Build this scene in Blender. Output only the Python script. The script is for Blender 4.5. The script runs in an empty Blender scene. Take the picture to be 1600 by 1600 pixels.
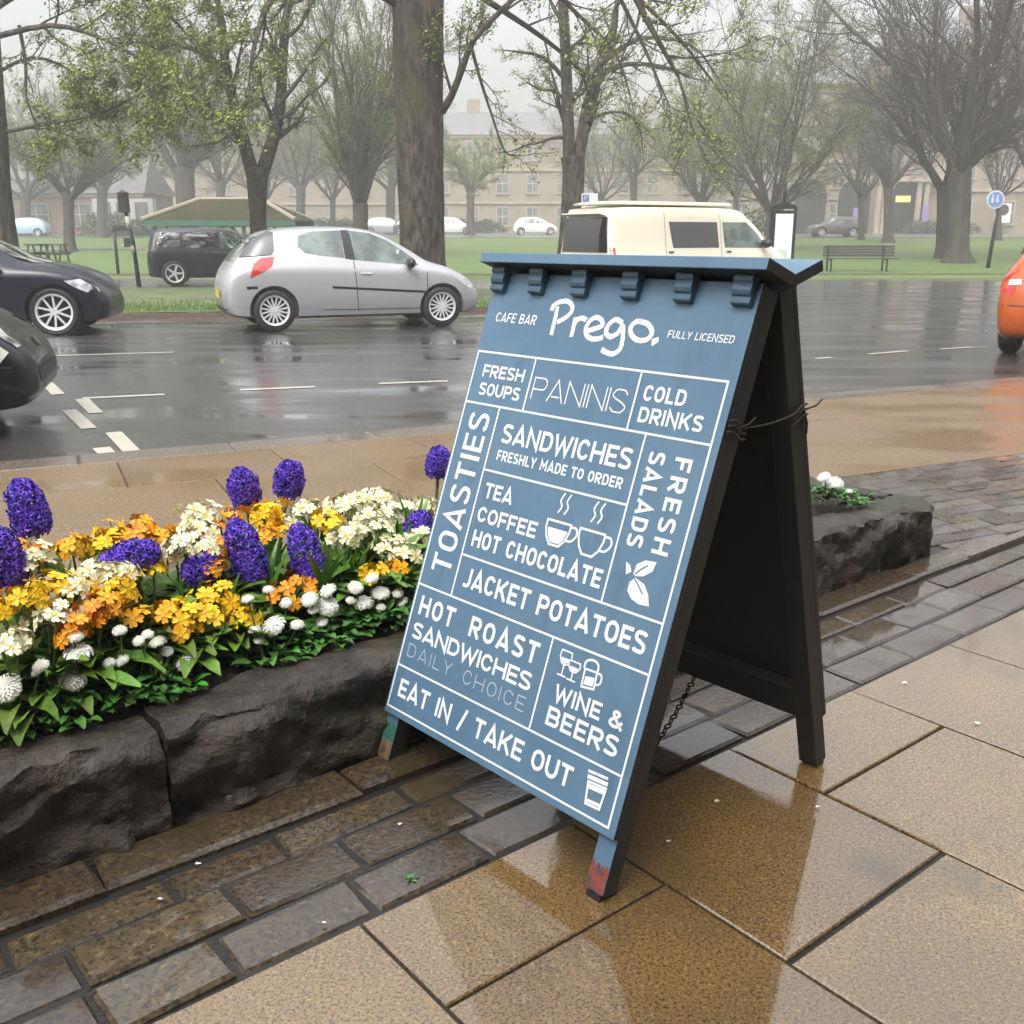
import bpy, bmesh, math, random
from mathutils import Vector, Matrix, noise
from mathutils.bvhtree import BVHTree
from mathutils.geometry import delaunay_2d_cdt
R = math.radians
sc = bpy.context.scene
COL = sc.collection
rnd = random.Random(7)

# ------------------------------------------------------------------ camera, sky, sun, exposure
CAM_H, PITCH, FPX = 1.28, R(15.235), 1584.0
cam_d = bpy.data.cameras.new('camera')
cam = bpy.data.objects.new('camera', cam_d); COL.objects.link(cam)
cam.location = (0, 0, CAM_H); cam.rotation_euler = (R(90) - PITCH, 0, 0)
cam_d.sensor_width = 36; cam_d.lens = 36 * FPX / 1600; cam_d.clip_end = 3000; cam_d.clip_start = .05
sc.camera = cam
SUN_EL, SUN_AZ = R(52), R(200)
w = bpy.data.worlds.new('World'); sc.world = w; w.use_nodes = True
nt = w.node_tree; nt.nodes.clear()
sky = nt.nodes.new('ShaderNodeTexSky'); sky.sky_type = 'NISHITA'; sky.sun_disc = False
sky.sun_elevation = SUN_EL; sky.sun_rotation = SUN_AZ; sky.dust_density = 4; sky.air_density = 1.5
hs = nt.nodes.new('ShaderNodeHueSaturation'); hs.inputs['Saturation'].default_value = .16
bgn = nt.nodes.new('ShaderNodeBackground'); bgn.inputs['Strength'].default_value = .15
wo = nt.nodes.new('ShaderNodeOutputWorld')
# an overcast sky is about three times brighter overhead than at the horizon
wtc = nt.nodes.new('ShaderNodeTexCoord'); wsx = nt.nodes.new('ShaderNodeSeparateXYZ'); wmr = nt.nodes.new('ShaderNodeMapRange'); wmx = nt.nodes.new('ShaderNodeMix'); wmx.data_type = 'RGBA'; wmx.blend_type = 'MULTIPLY'; wmx.inputs['Factor'].default_value = 1
nt.links.new(wtc.outputs['Generated'], wsx.inputs[0]); nt.links.new(wsx.outputs['Z'], wmr.inputs['Value'])
wmr.inputs['To Min'].default_value = 1.0; wmr.inputs['To Max'].default_value = 6.5
nt.links.new(sky.outputs[0], hs.inputs['Color']); nt.links.new(hs.outputs[0], wmx.inputs['A']); nt.links.new(wmr.outputs[0], wmx.inputs['B']); nt.links.new(wmx.outputs['Result'], bgn.inputs['Color']); nt.links.new(bgn.outputs[0], wo.inputs['Surface'])
sd = bpy.data.lights.new('sun', 'SUN'); sd.energy = .8; sd.angle = R(40); sd.color = (1, .97, .92)
so = bpy.data.objects.new('sun', sd); COL.objects.link(so)
so.rotation_euler = (R(90) - SUN_EL, 0, R(180) - SUN_AZ)
sc.view_settings.view_transform = 'Standard'; sc.view_settings.look = 'None'
sc.view_settings.exposure = -.5; sc.view_settings.gamma = 1
sc.render.engine = 'CYCLES'
cy = sc.cycles
cy.use_denoising = True
try: cy.denoiser = 'OPENIMAGEDENOISE'
except Exception: pass
cy.max_bounces = 6; cy.diffuse_bounces = 3; cy.glossy_bounces = 3; cy.transmission_bounces = 4; cy.volume_bounces = 1; cy.transparent_max_bounces = 8
cy.caustics_reflective = False; cy.caustics_refractive = False
cy.use_adaptive_sampling = True; cy.adaptive_threshold = .02

# ------------------------------------------------------------------ helpers
def gz(y):                                   # the park rises gently beyond the far kerb
    return 0.0 if y < 30 else .02 * (y - 30) if y < 110 else 1.6
def ray(u, v):
    x = (u - 800) / FPX; d = (v - 800) / FPX
    return x, math.cos(PITCH) - d * math.sin(PITCH), -(d * math.cos(PITCH) + math.sin(PITCH))
def gp(u, v, z=0.0):
    x, y, dz = ray(u, v); t = (z - CAM_H) / dz
    return Vector((x * t, y * t, z))
def at(u, v, Y):
    x, y, dz = ray(u, v); t = Y / y
    return Vector((x * t, Y, CAM_H + dz * t))
A39 = R(39)
D1 = Vector((math.cos(A39), math.sin(A39), 0)); D2 = Vector((-math.sin(A39), math.cos(A39), 0))
def st(s, t, z=0.0): return Vector((D1.x * s + D2.x * t, D1.y * s + D2.y * t, z))
def to_st(p): return p.x * D1.x + p.y * D1.y, p.x * D2.x + p.y * D2.y
def at_t(u, v, t):                           # pixel ray cut by the upright plane t = const
    x, y, dz = ray(u, v); k = t / (x * D2.x + y * D2.y)
    return Vector((x * k, y * k, CAM_H + dz * k))

class MB:
    def __init__(s): s.v = []; s.f = []; s.m = []
    def add(s, vs, fs, m=0, M=None):
        b = len(s.v)
        s.v += [tuple(M @ Vector(p)) for p in vs] if M else [tuple(p) for p in vs]
        for f in fs: s.f.append(tuple(b + i for i in f)); s.m.append(m)
        return s
    def box(s, c, d, m=0, rot=None, M=None):
        x, y, z = d[0] / 2, d[1] / 2, d[2] / 2
        vs = [Vector((a * x, b * y, e * z)) for a in (-1, 1) for b in (-1, 1) for e in (-1, 1)]
        if rot is not None: vs = [rot @ p for p in vs]
        vs = [p + Vector(c) for p in vs]
        return s.add(vs, [(0, 1, 3, 2), (4, 6, 7, 5), (0, 4, 5, 1), (2, 3, 7, 6), (0, 2, 6, 4), (1, 5, 7, 3)], m, M)
    def tube(s, pts, rad, n=6, m=0, cap=True, M=None):
        pts = [Vector(p) for p in pts]
        if not hasattr(rad, '__len__'): rad = [rad] * len(pts)
        vs = []; up = None
        for i, p in enumerate(pts):
            d = (pts[min(i + 1, len(pts) - 1)] - pts[max(i - 1, 0)])
            if d.length < 1e-9: d = Vector((0, 0, 1))
            d.normalize()
            if up is None: up = Vector((1, 0, 0)) if abs(d.x) < .8 else Vector((0, 1, 0))
            a = (up - d * up.dot(d)).normalized(); b = d.cross(a); up = a
            for k in range(n):
                t = 2 * math.pi * k / n
                vs.append(p + (a * math.cos(t) + b * math.sin(t)) * rad[i])
        fs = []
        for i in range(len(pts) - 1):
            for k in range(n):
                fs.append((i * n + k, i * n + (k + 1) % n, (i + 1) * n + (k + 1) % n, (i + 1) * n + k))
        if cap:
            fs.append(tuple(range(n - 1, -1, -1))); fs.append(tuple((len(pts) - 1) * n + k for k in range(n)))
        return s.add(vs, fs, m, M)
    def lathe(s, prof, n=16, m=0, M=None):           # prof: (r, z), round the z axis
        vs = []; fs = []
        for r, z in prof:
            for k in range(n):
                t = 2 * math.pi * k / n; vs.append((r * math.cos(t), r * math.sin(t), z))
        for i in range(len(prof) - 1):
            for k in range(n):
                fs.append((i * n + k, i * n + (k + 1) % n, (i + 1) * n + (k + 1) % n, (i + 1) * n + k))
        return s.add(vs, fs, m, M)
    def prism(s, poly, z0, z1, m=0, M=None):
        n = len(poly)
        vs = [(p[0], p[1], z0) for p in poly] + [(p[0], p[1], z1) for p in poly]
        fs = [tuple(range(n - 1, -1, -1)), tuple(range(n, 2 * n))] + [(i, (i + 1) % n, n + (i + 1) % n, n + i) for i in range(n)]
        return s.add(vs, fs, m, M)
    def build(s, name, mats, parent=None, smooth=False, bevel=0, angle=None):
        me = bpy.data.meshes.new(name); me.from_pydata(s.v, [], s.f)
        if not isinstance(mats, (list, tuple)): mats = [mats]
        for q in mats: me.materials.append(q)
        if len(mats) > 1: me.polygons.foreach_set('material_index', s.m)
        if smooth: me.polygons.foreach_set('use_smooth', [True] * len(me.polygons))
        if angle: me.set_sharp_from_angle(angle=R(angle))
        me.update()
        o = bpy.data.objects.new(name, me); COL.objects.link(o)
        if parent: o.parent = parent
        if bevel:
            bv = o.modifiers.new('bevel', 'BEVEL'); bv.width = bevel; bv.segments = 2; bv.limit_method = 'ANGLE'
        return o

def tag(o, label=None, cat=None, group=None, kind=None):
    if label: o['label'] = label
    if cat: o['category'] = cat
    if group: o['group'] = group
    if kind: o['kind'] = kind
    return o
def thing(name, label, cat, loc=(0, 0, 0), rz=0, group=None):
    o = bpy.data.objects.new(name, None); COL.objects.link(o)
    o.location = loc; o.rotation_euler = (0, 0, rz); o.empty_display_size = .1
    return tag(o, label, cat, group)
def copy_tree(o, parent=None):
    c = o.copy(); COL.objects.link(c)
    if parent: c.parent = parent
    for ch in list(o.children): copy_tree(ch, c)
    return c
def catmull(pts, n):
    out = []
    P = [pts[0]] + list(pts) + [pts[-1]]
    for i in range(1, len(P) - 2):
        a, b, c, d = P[i - 1], P[i], P[i + 1], P[i + 2]
        for k in range(n):
            t = k / n
            out.append(tuple(.5 * (2 * b[j] + (c[j] - a[j]) * t + (2 * a[j] - 5 * b[j] + 4 * c[j] - d[j]) * t * t + (3 * b[j] - a[j] - 3 * c[j] + d[j]) * t ** 3) for j in range(len(b))))
    out.append(tuple(pts[-1])); return out

# ------------------------------------------------------------------ materials
def srgb(h):
    c = [int(h[i:i + 2], 16) / 255 for i in (0, 2, 4)]
    return tuple(x / 12.92 if x <= .04045 else ((x + .055) / 1.055) ** 2.4 for x in c)
MATS = {}
def mat(name, col, rough=.6, col2=None, scale=8, mixlo=.4, mixhi=.6, bump=0, bscale=None, coat=0, crough=.08, metal=0, island=0, hue=.04, rough2=None, spec=.5, detail=6, trans=0, emit=0, alpha=None, coords='Object', stretch=None, rscale=None, bdist=.02):
    m = bpy.data.materials.new(name); m.use_nodes = True
    N = m.node_tree.nodes; L = m.node_tree.links; b = N['Principled BSDF']
    b.inputs['Base Color'].default_value = (*col, 1); b.inputs['Roughness'].default_value = rough
    b.inputs['Metallic'].default_value = metal; b.inputs['Specular IOR Level'].default_value = spec
    b.inputs['Coat Weight'].default_value = coat; b.inputs['Coat Roughness'].default_value = crough
    if trans: b.inputs['Transmission Weight'].default_value = trans
    if emit: b.inputs['Emission Color'].default_value = (*col, 1); b.inputs['Emission Strength'].default_value = emit
    tc = None
    def coord():
        nonlocal tc
        if tc is None:
            t = N.new('ShaderNodeTexCoord'); tc = t.outputs[coords]
            if stretch:
                mp = N.new('ShaderNodeMapping'); mp.inputs['Scale'].default_value = stretch
                L.new(tc, mp.inputs['Vector']); tc = mp.outputs[0]
        return tc
    def nz(sc_, det=detail):
        n = N.new('ShaderNodeTexNoise'); n.inputs['Scale'].default_value = sc_; n.inputs['Detail'].default_value = det; n.inputs['Roughness'].default_value = .62
        L.new(coord(), n.inputs['Vector']); return n.outputs['Fac']
    def ramp(src, lo, hi):
        r = N.new('ShaderNodeMapRange'); r.inputs['From Min'].default_value = lo; r.inputs['From Max'].default_value = hi; r.clamp = True
        L.new(src, r.inputs['Value']); return r.outputs['Result']
    csock = None
    if col2 is not None:
        mx = N.new('ShaderNodeMix'); mx.data_type = 'RGBA'
        mx.inputs['A'].default_value = (*col, 1); mx.inputs['B'].default_value = (*col2, 1)
        L.new(ramp(nz(scale), mixlo, mixhi), mx.inputs['Factor']); csock = mx.outputs['Result']
    if island:
        g = N.new('ShaderNodeNewGeometry'); h = N.new('ShaderNodeHueSaturation')
        r = N.new('ShaderNodeMapRange'); r.inputs['To Min'].default_value = 1 - island; r.inputs['To Max'].default_value = 1 + island
        L.new(g.outputs['Random Per Island'], r.inputs['Value']); L.new(r.outputs['Result'], h.inputs['Value'])
        r2 = N.new('ShaderNodeMath'); r2.operation = 'MULTIPLY_ADD'; r2.inputs[1].default_value = hue; r2.inputs[2].default_value = .5 - hue / 2
        L.new(g.outputs['Random Per Island'], r2.inputs[0]); L.new(r2.outputs[0], h.inputs['Hue'])
        if csock is not None: L.new(csock, h.inputs['Color'])
        else: h.inputs['Color'].default_value = (*col, 1)
        csock = h.outputs['Color']
    if csock is not None: L.new(csock, b.inputs['Base Color'])
    if rough2 is not None:
        r = N.new('ShaderNodeMapRange'); r.inputs['From Min'].default_value = .35; r.inputs['From Max'].default_value = .65
        r.inputs['To Min'].default_value = rough; r.inputs['To Max'].default_value = rough2
        L.new(nz(rscale or scale * .3), r.inputs['Value']); L.new(r.outputs['Result'], b.inputs['Roughness'])
    if bump:
        bn = N.new('ShaderNodeBump'); bn.inputs['Strength'].default_value = bump; bn.inputs['Distance'].default_value = bdist
        L.new(nz(bscale or scale * 3), bn.inputs['Height']); L.new(bn.outputs[0], b.inputs['Normal'])
    MATS[name] = m; return m

def wet_mat(name, cols, speck, puddle_scale, r_wet, r_dry, plo, phi_, bumpscale, bump, island=0, coat_amt=1.0, stretch=None, ior=1.5, hue=.012):
    """rain-soaked stone or tar: a grainy base under a thin film of water, thicker and flatter in the puddles"""
    m = bpy.data.materials.new(name); m.use_nodes = True
    N = m.node_tree.nodes; L = m.node_tree.links; b = N['Principled BSDF']
    tc = N.new('ShaderNodeTexCoord').outputs['Object']
    def nz(s, det=5, rg=.6, vec=None):
        n = N.new('ShaderNodeTexNoise'); n.inputs['Scale'].default_value = s; n.inputs['Detail'].default_value = det; n.inputs['Roughness'].default_value = rg
        L.new(vec or tc, n.inputs['Vector']); return n.outputs['Fac']
    def mr(src, a, c, lo=0., hi=1.):
        r = N.new('ShaderNodeMapRange'); r.inputs['From Min'].default_value = a; r.inputs['From Max'].default_value = c
        r.inputs['To Min'].default_value = lo; r.inputs['To Max'].default_value = hi
        L.new(src, r.inputs['Value']); return r.outputs['Result']
    def mix(a, c, f):
        x = N.new('ShaderNodeMix'); x.data_type = 'RGBA'
        for s, k in ((a, 'A'), (c, 'B')):
            if isinstance(s, tuple): x.inputs[k].default_value = (*s, 1)
            else: L.new(s, x.inputs[k])
        L.new(f, x.inputs['Factor']); return x.outputs['Result']
    base = mix(cols[0], cols[1], mr(nz(3.1), .35, .65))
    base = mix(base, cols[2], mr(nz(speck, 2.5, .7), .50, .58))
    base = mix(base, cols[3], mr(nz(speck * .7, 4, .75), .55, .64))
    if island:
        g = N.new('ShaderNodeNewGeometry'); h = N.new('ShaderNodeHueSaturation')
        L.new(mr(g.outputs['Random Per Island'], 0, 1, 1 - island, 1 + island), h.inputs['Value'])
        L.new(mr(g.outputs['Random Per Island'], 0, 1, .5 - hue, .5 + hue), h.inputs['Hue'])
        L.new(base, h.inputs['Color']); base = h.outputs['Color']
    L.new(base, b.inputs['Base Color'])
    pv = tc
    if stretch:
        mp = N.new('ShaderNodeMapping'); mp.inputs['Scale'].default_value = stretch[0]; mp.inputs['Rotation'].default_value = (0, 0, stretch[1])
        L.new(tc, mp.inputs['Vector']); pv = mp.outputs[0]
    pud = mr(nz(puddle_scale, 4, .55, pv), plo, phi_)      # 1 = standing water
    L.new(mr(pud, 0, 1, r_dry, r_wet), b.inputs['Coat Roughness'])
    b.inputs['Coat Weight'].default_value = coat_amt; b.inputs['Coat IOR'].default_value = ior
    b.inputs['Roughness'].default_value = .55; b.inputs['Specular IOR Level'].default_value = .3
    bn = N.new('ShaderNodeBump'); bn.inputs['Distance'].default_value = .01
    L.new(mr(pud, 0, 1, bump, bump * .04), bn.inputs['Strength'])
    L.new(nz(bumpscale, 4, .65), bn.inputs['Height'])
    L.new(bn.outputs[0], b.inputs['Normal']); L.new(bn.outputs[0], b.inputs['Coat Normal'])
    MATS[name] = m; return m

M_slab = wet_mat('wet_sandstone', [(.25, .146, .040), (.19, .112, .033), (.050, .025, .008), (.38, .24, .085)], 165, 1.15, .012, .05, .24, .44, 110, .2, island=.13, ior=2.0, hue=.004)
M_slab2 = wet_mat('wet_brown_flags', [(.20, .115, .040), (.165, .096, .034), (.09, .05, .022), (.27, .16, .075)], 70, .8, .03, .24, .44, .62, 80, .22, coat_amt=.85, island=.07, hue=.004, stretch=((1, 2.6, 1), R(25)))
M_sett = wet_mat('wet_setts', [(.072, .044, .020), (.050, .033, .018), (.018, .012, .007), (.13, .085, .04)], 80, 2.3, .03, .16, .34, .54, 70, .42, island=.42, hue=.02, ior=1.65)
M_tar = wet_mat('wet_asphalt', [(.046, .041, .038), (.036, .033, .031), (.018, .017, .016), (.075, .07, .065)], 60, .55, .05, .26, .38, .60, 70, .28, stretch=((.8, 3.0, 1), R(-20)))
M_joint = mat('wet_joint_mortar', (.02, .018, .016), .35, bump=.3, bscale=60)
M_kerb = wet_mat('wet_kerb_stone', [(.15, .11, .075), (.12, .09, .065), (.05, .04, .03), (.2, .16, .12)], 70, 1.5, .06, .25, .42, .62, 80, .3, island=.15)
M_gutter = wet_mat('wet_gutter', [(.07, .042, .038), (.055, .036, .034), (.03, .02, .02), (.1, .07, .06)], 60, 1., .05, .3, .42, .62, 80, .3)
M_mark = mat('road_paint', (.50, .46, .38), .35, col2=(.22, .20, .18), scale=14, mixlo=.62, mixhi=.78, coat=.6, crough=.15)
M_grass = mat('grass', (.060, .115, .016), .75, col2=(.095, .125, .028), scale=.8, mixlo=.4, mixhi=.65, bump=.6, bscale=9)
M_ground = mat('ground', (.09, .15, .035), .8, col2=(.14, .16, .07), scale=.25, bump=.4, bscale=5)
M_muck = mat('worn_earth', (.10, .09, .05), .8, col2=(.10, .13, .04), scale=3, bump=.5, bscale=20)
M_street = mat('street', (.13, .125, .125), .3, col2=(.10, .10, .10), scale=.4)
M_blue = mat('blue_paint', (.094, .182, .276), .42, col2=(.116, .210, .304), scale=5, mixlo=.36, mixhi=.66, rough2=.30, rscale=3, bump=.05, bscale=60, spec=.45)
M_dark = mat('charcoal_paint', (.016, .018, .020), .5, col2=(.024, .025, .026), scale=5, bump=.1, bscale=40)
M_white = mat('white_lettering', (.86, .87, .88), .5, col2=(.74, .76, .79), scale=40, mixlo=.55, mixhi=.8)
M_grey_let = mat('thin_grey_lettering', (.50, .55, .60), .5)
M_stone = mat('planter_stone', (.022, .016, .010), .5, col2=(.075, .057, .037), scale=5.5, mixlo=.40, mixhi=.66, bump=1.0, bscale=24, bdist=.03, coat=.2, crough=.3)
M_moss = mat('moss', (.05, .06, .012), .9, col2=(.09, .10, .02), scale=30, bump=.6, bscale=90)
M_soil = mat('soil', (.022, .016, .012), .9, col2=(.05, .037, .028), scale=40, bump=1, bscale=60)
M_rubber = mat('rubber', (.012, .012, .012), .55, bump=.1, bscale=40)
M_black = mat('black_plastic', (.012, .012, .013), .4)
M_steel = mat('alloy', (.66, .66, .67), .34, metal=.35)
M_chrome = mat('chrome', (.7, .7, .7), .12, metal=1)
M_wire = mat('rusty_wire', (.035, .022, .016), .6)
M_chain = mat('chain_metal', (.02, .017, .014), .4, metal=.5)

# ------------------------------------------------------------------ ground, roads, paving
def gz(y): return 0.0 if y < 35 else .0225 * (y - 35) if y < 106 else 1.6
def on_ground(u, v):
    Y = 35.0
    for _ in range(60):
        x, y, dz = ray(u, v); t = (gz(Y) - CAM_H) / dz
        Yn = y * t if t > 0 else 110
        Y = .5 * Y + .5 * max(5, min(Yn, 140))
    return at(u, v, Y)
def add_layer(m, col, scale, lo, hi, bump=None):
    N = m.node_tree.nodes; L = m.node_tree.links; b = N['Principled BSDF']
    tc = N.new('ShaderNodeTexCoord'); n = N.new('ShaderNodeTexNoise'); n.inputs['Scale'].default_value = scale; n.inputs['Detail'].default_value = 6
    L.new(tc.outputs['Object'], n.inputs['Vector'])
    r = N.new('ShaderNodeMapRange'); r.inputs['From Min'].default_value = lo; r.inputs['From Max'].default_value = hi
    L.new(n.outputs['Fac'], r.inputs['Value'])
    x = N.new('ShaderNodeMix'); x.data_type = 'RGBA'; x.inputs['B'].default_value = (*col, 1)
    bc = b.inputs['Base Color']
    if bc.is_linked: L.new(bc.links[0].from_socket, x.inputs['A'])
    else: x.inputs['A'].default_value = bc.default_value
    L.new(r.outputs['Result'], x.inputs['Factor']); L.new(x.outputs['Result'], bc)
add_layer(M_stone, (.030, .033, .008), 2.6, .56, .68)
add_layer(M_stone, (.075, .062, .045), 9, .60, .76)
add_layer(M_slab, (.075, .045, .016), .75, .50, .72)
add_layer(M_sett, (.050, .034, .010), 3.1, .52, .66)
add_layer(M_slab, (.030, .020, .010), 1.7, .60, .76)

def struct(mb, name, mats, **k): return tag(mb.build(name, mats, **k), kind='structure')

mb = MB()
ys = [-60, 34.9, 35.0] + [35 + 3 * i for i in range(1, 25)] + [150, 400, 1500]
for i, y in enumerate(ys):
    z = -.22 if y < 34.95 else gz(y)
    for x in (-900, -60, -20, 20, 60, 900): mb.v.append((x, y, z))
for i in range(len(ys) - 1):
    for k in range(5):
        mb.f.append((i * 6 + k, i * 6 + k + 1, i * 6 + k + 7, i * 6 + k + 6)); mb.m.append(0)
struct(mb, 'ground', M_ground)

E1 = Vector((math.cos(R(25.4)), math.sin(R(25.4)), 0)); E2 = Vector((-E1.y, E1.x, 0))
BK, BB = 6.566, 4.14
def ab(a, b, z=0.0): return Vector((E1.x * a + E2.x * b, E1.y * a + E2.y * b, z))
ROADZ = -.09
def sheet(poly, z, name, m):
    mb = MB(); mb.add([(p[0], p[1], z) for p in poly], [tuple(range(len(poly)))]); return struct(mb, name, m)
p0, p1 = ab(-40, BK), ab(55, BK)
sheet([(p0.x, p0.y), (p1.x, p1.y), (110, p1.y), (110, 35.4), (-110, 34.95), (-110, p0.y)], ROADZ, 'road', M_tar)
def kerb_prism(poly, z0, z1, name, m):
    mb = MB(); mb.prism(poly, z0, z1); return struct(mb, name, m)
# raised grass verge between the road and the inner road
VP = [(-70, 13.6), (-30, 14.6), (-12, 16.5), (-7, 17.5), (-2, 18.6), (.2, 19.2), (1.0, 20.6), (1.2, 23.0), (.6, 25.0), (-.6, 26.2), (-3, 26.5), (-70, 26.8)]
def inset(poly, d):
    n = len(poly); out = []
    for i in range(n):
        a, b, c = Vector(poly[i - 1]), Vector(poly[i]), Vector(poly[(i + 1) % n])
        e = ((b - a).normalized() + (c - b).normalized()).normalized()
        out.append((b.x - e.y * d, b.y + e.x * d))
    return out
kerb_prism(VP, -.2, -.006, 'verge_kerb', M_kerb)
VG = inset(VP, .16)
mb = MB()
for i in range(1):
    vv, ee, ff, *_ = delaunay_2d_cdt([Vector(p) for p in VG] + [Vector((rnd.uniform(-34, 1), rnd.uniform(15, 28))) for _ in range(2600)], [(i, (i + 1) % len(VG)) for i in range(len(VG))], [], 1, 1e-4)
    mb.add([(p.x, p.y, .004 + .05 * max(0, noise.noise(Vector((p.x * .5, p.y * .5, 3)))) * min(1, max(0, (p.y - 17) * .3))) for p in vv], ff)
M_verge = mat('verge_turf', (.10, .125, .05), .8, col2=(.075, .155, .022), scale=.45, mixlo=.42, mixhi=.6, bump=.5, bscale=14)
add_layer(M_verge, (.085, .072, .045), .9, .47, .60)
struct(mb, 'verge', M_verge)
# wet brick gutter in front of the verge
g = [VP[1], VP[2], VP[3], VP[4], VP[5]]
mb = MB()
for i in range(4):
    a, b = Vector(g[i]), Vector(g[i + 1]); n1 = Vector((0, -1.05))
    mb.add([(*a, ROADZ + .004), (*b, ROADZ + .004), (*(b + n1), ROADZ + .004), (*(a + n1), ROADZ + .004)], [(3, 2, 1, 0)])
struct(mb, 'gutter', M_gutter)
mb = MB(); mb.prism([(-110, 34.95), (8, 35.0), (14, 35.1), (23, 35.25), (110, 35.4), (110, 35.65), (-110, 35.2)], -.25, .035)
struct(mb, 'park_kerb', M_kerb)
# lawn strips, park path and the far street, each lying on the slope
def slope_strip(x0, x1, y0, y1, dz, name, m, jag=0):
    mb = MB(); nx, ny = 30, 8
    for j in range(ny + 1):
        for i in range(nx + 1):
            x = x0 + (x1 - x0) * i / nx; y = y0 + (y1 - y0) * j / ny
            if j in (0, ny): y += jag * noise.noise(Vector((x * .3, j, 0)))
            mb.v.append((x, y, gz(y) + dz))
    for j in range(ny):
        for i in range(nx):
            q = j * (nx + 1) + i; mb.f.append((q, q + 1, q + nx + 2, q + nx + 1)); mb.m.append(0)
    return struct(mb, name, m)
slope_strip(-80, 80, 35.5, 84, .03, 'park_lawn', M_grass)
slope_strip(-70, -8, 58, 60.5, .045, 'park_path', M_street, .2)
slope_strip(-120, 130, 84, 97, .06, 'far_street', M_street)

# near pavement
mb = MB(); q0, q1 = ab(-40, BK - .02), ab(55, BK - .02)
mb.add([(q0.x, q0.y, -.009), (-60, -30, -.009), (80, -30, -.009), (q1.x, q1.y, -.009)], [(0, 1, 2, 3)])
struct(mb, 'pavement', M_joint)
def paver(mb, c, d, l, wd, top, tilt=.002, bev=.004, bot=-.03, jig=0.0):
    d = d.normalized(); n = Vector((-d.y, d.x, 0)); r = rnd
    hs = [top + r.uniform(-tilt, tilt) for _ in range(4)]
    cs = [(-1, -1), (1, -1), (1, 1), (-1, 1)]
    P = [(l / 2 + r.uniform(-jig, jig), wd / 2 + r.uniform(-jig, jig)) for _ in range(4)]
    vs = []
    for k, (a, b) in enumerate(cs):
        p = c + d * a * P[k][0] + n * b * P[k][1]; vs.append((p.x, p.y, bot))
    for k, (a, b) in enumerate(cs):
        p = c + d * a * P[k][0] + n * b * P[k][1]; vs.append((p.x, p.y, hs[k] - bev))
    for k, (a, b) in enumerate(cs):
        p = c + d * a * (P[k][0] - bev) + n * b * (P[k][1] - bev); vs.append((p.x, p.y, hs[k]))
    fs = [(8, 9, 10, 11)]
    for k in range(4):
        j = (k + 1) % 4
        fs += [(k, j, 4 + j, 4 + k), (4 + k, 4 + j, 8 + j, 8 + k)]
    mb.add(vs, fs)
mb = MB(); gap = .008
for k in range(-6, 12):
    s0 = 1.38 + .55 * k
    cuts = [1.205 - .575 * j + (0 if k % 2 else .275) for j in range(-1, 7)]
    cuts = [1.492] + [c for c in cuts if c < 1.46]
    for hi, lo in zip(cuts, cuts[1:]):
        wide = .016 if (k == 0 and abs(hi - .905) < .1) else gap
        paver(mb, st(s0 + .275, (hi + lo) / 2), D1, .55 - gap, hi - lo - wide, .0, .0012, .003)
struct(mb, 'pavement_slabs', M_slab)
mb = MB()
for t0, t1, ln in ((1.502, 1.632, .27), (1.642, 1.77, .275), (1.78, 1.872, .28)):
    s = -1.6 + rnd.random() * .2
    while s < 7.5:
        l = ln * rnd.uniform(.82, 1.18)
        paver(mb, st(s + l / 2, (t0 + t1) / 2), D1, l - .012, t1 - t0 - .004, rnd.uniform(-.003, .003), .0035, .007, -.03, .004)
        s += l
s = -1.6
while s < 3.9:                                # broken edging strip against the planter
    l = rnd.uniform(.35, .8)
    paver(mb, st(s + l / 2, 1.955), D1, l - .006, .12, rnd.uniform(.012, .020), .006, .01, -.03, .006)
    s += l
struct(mb, 'paving_setts', M_sett)
mb = MB()
b = BB - .055; row = 0
while b > .2:
    a = -4.0 + (row % 2) * .1
    while a < 11:
        l = .2 * rnd.uniform(.9, 1.1); c = ab(a + l / 2, b); s_, t_ = to_st(c)
        if (t_ > 1.95 and s_ > 3.98) or t_ > 2.96:
            paver(mb, c, E1, l - .01, .095, rnd.uniform(-.002, .002), .003, .006, -.03, .002)
        a += l
    b -= .105; row += 1
struct(mb, 'side_setts', M_sett2 if 'M_sett2' in globals() else M_sett)
mb = MB()
for j in range(3):
    b0 = BB + .71 * j; a = -14 + .45 * (j % 2)
    while a < 22:
        paver(mb, ab(a + .45, b0 + .355), E1, .893, .703, 0, .0015, .003); a += .9
struct(mb, 'pavement_flags', M_slab2)
mb = MB(); a = -16
while a < 26:
    c = ab(a + .45, BK - .148); paver(mb, c, E1, .895, .285, .002, .001, .012, -.3); a += .9
struct(mb, 'kerb', M_kerb)
# slim metal-lipped channel that runs on past the planter
mb = MB(); mb.box(st(5.6, 1.915, .004), (3.3, .045, .024), rot=Matrix.Rotation(A39, 3, 'Z'))
struct(mb, 'drain_channel', M_kerb)

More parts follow.
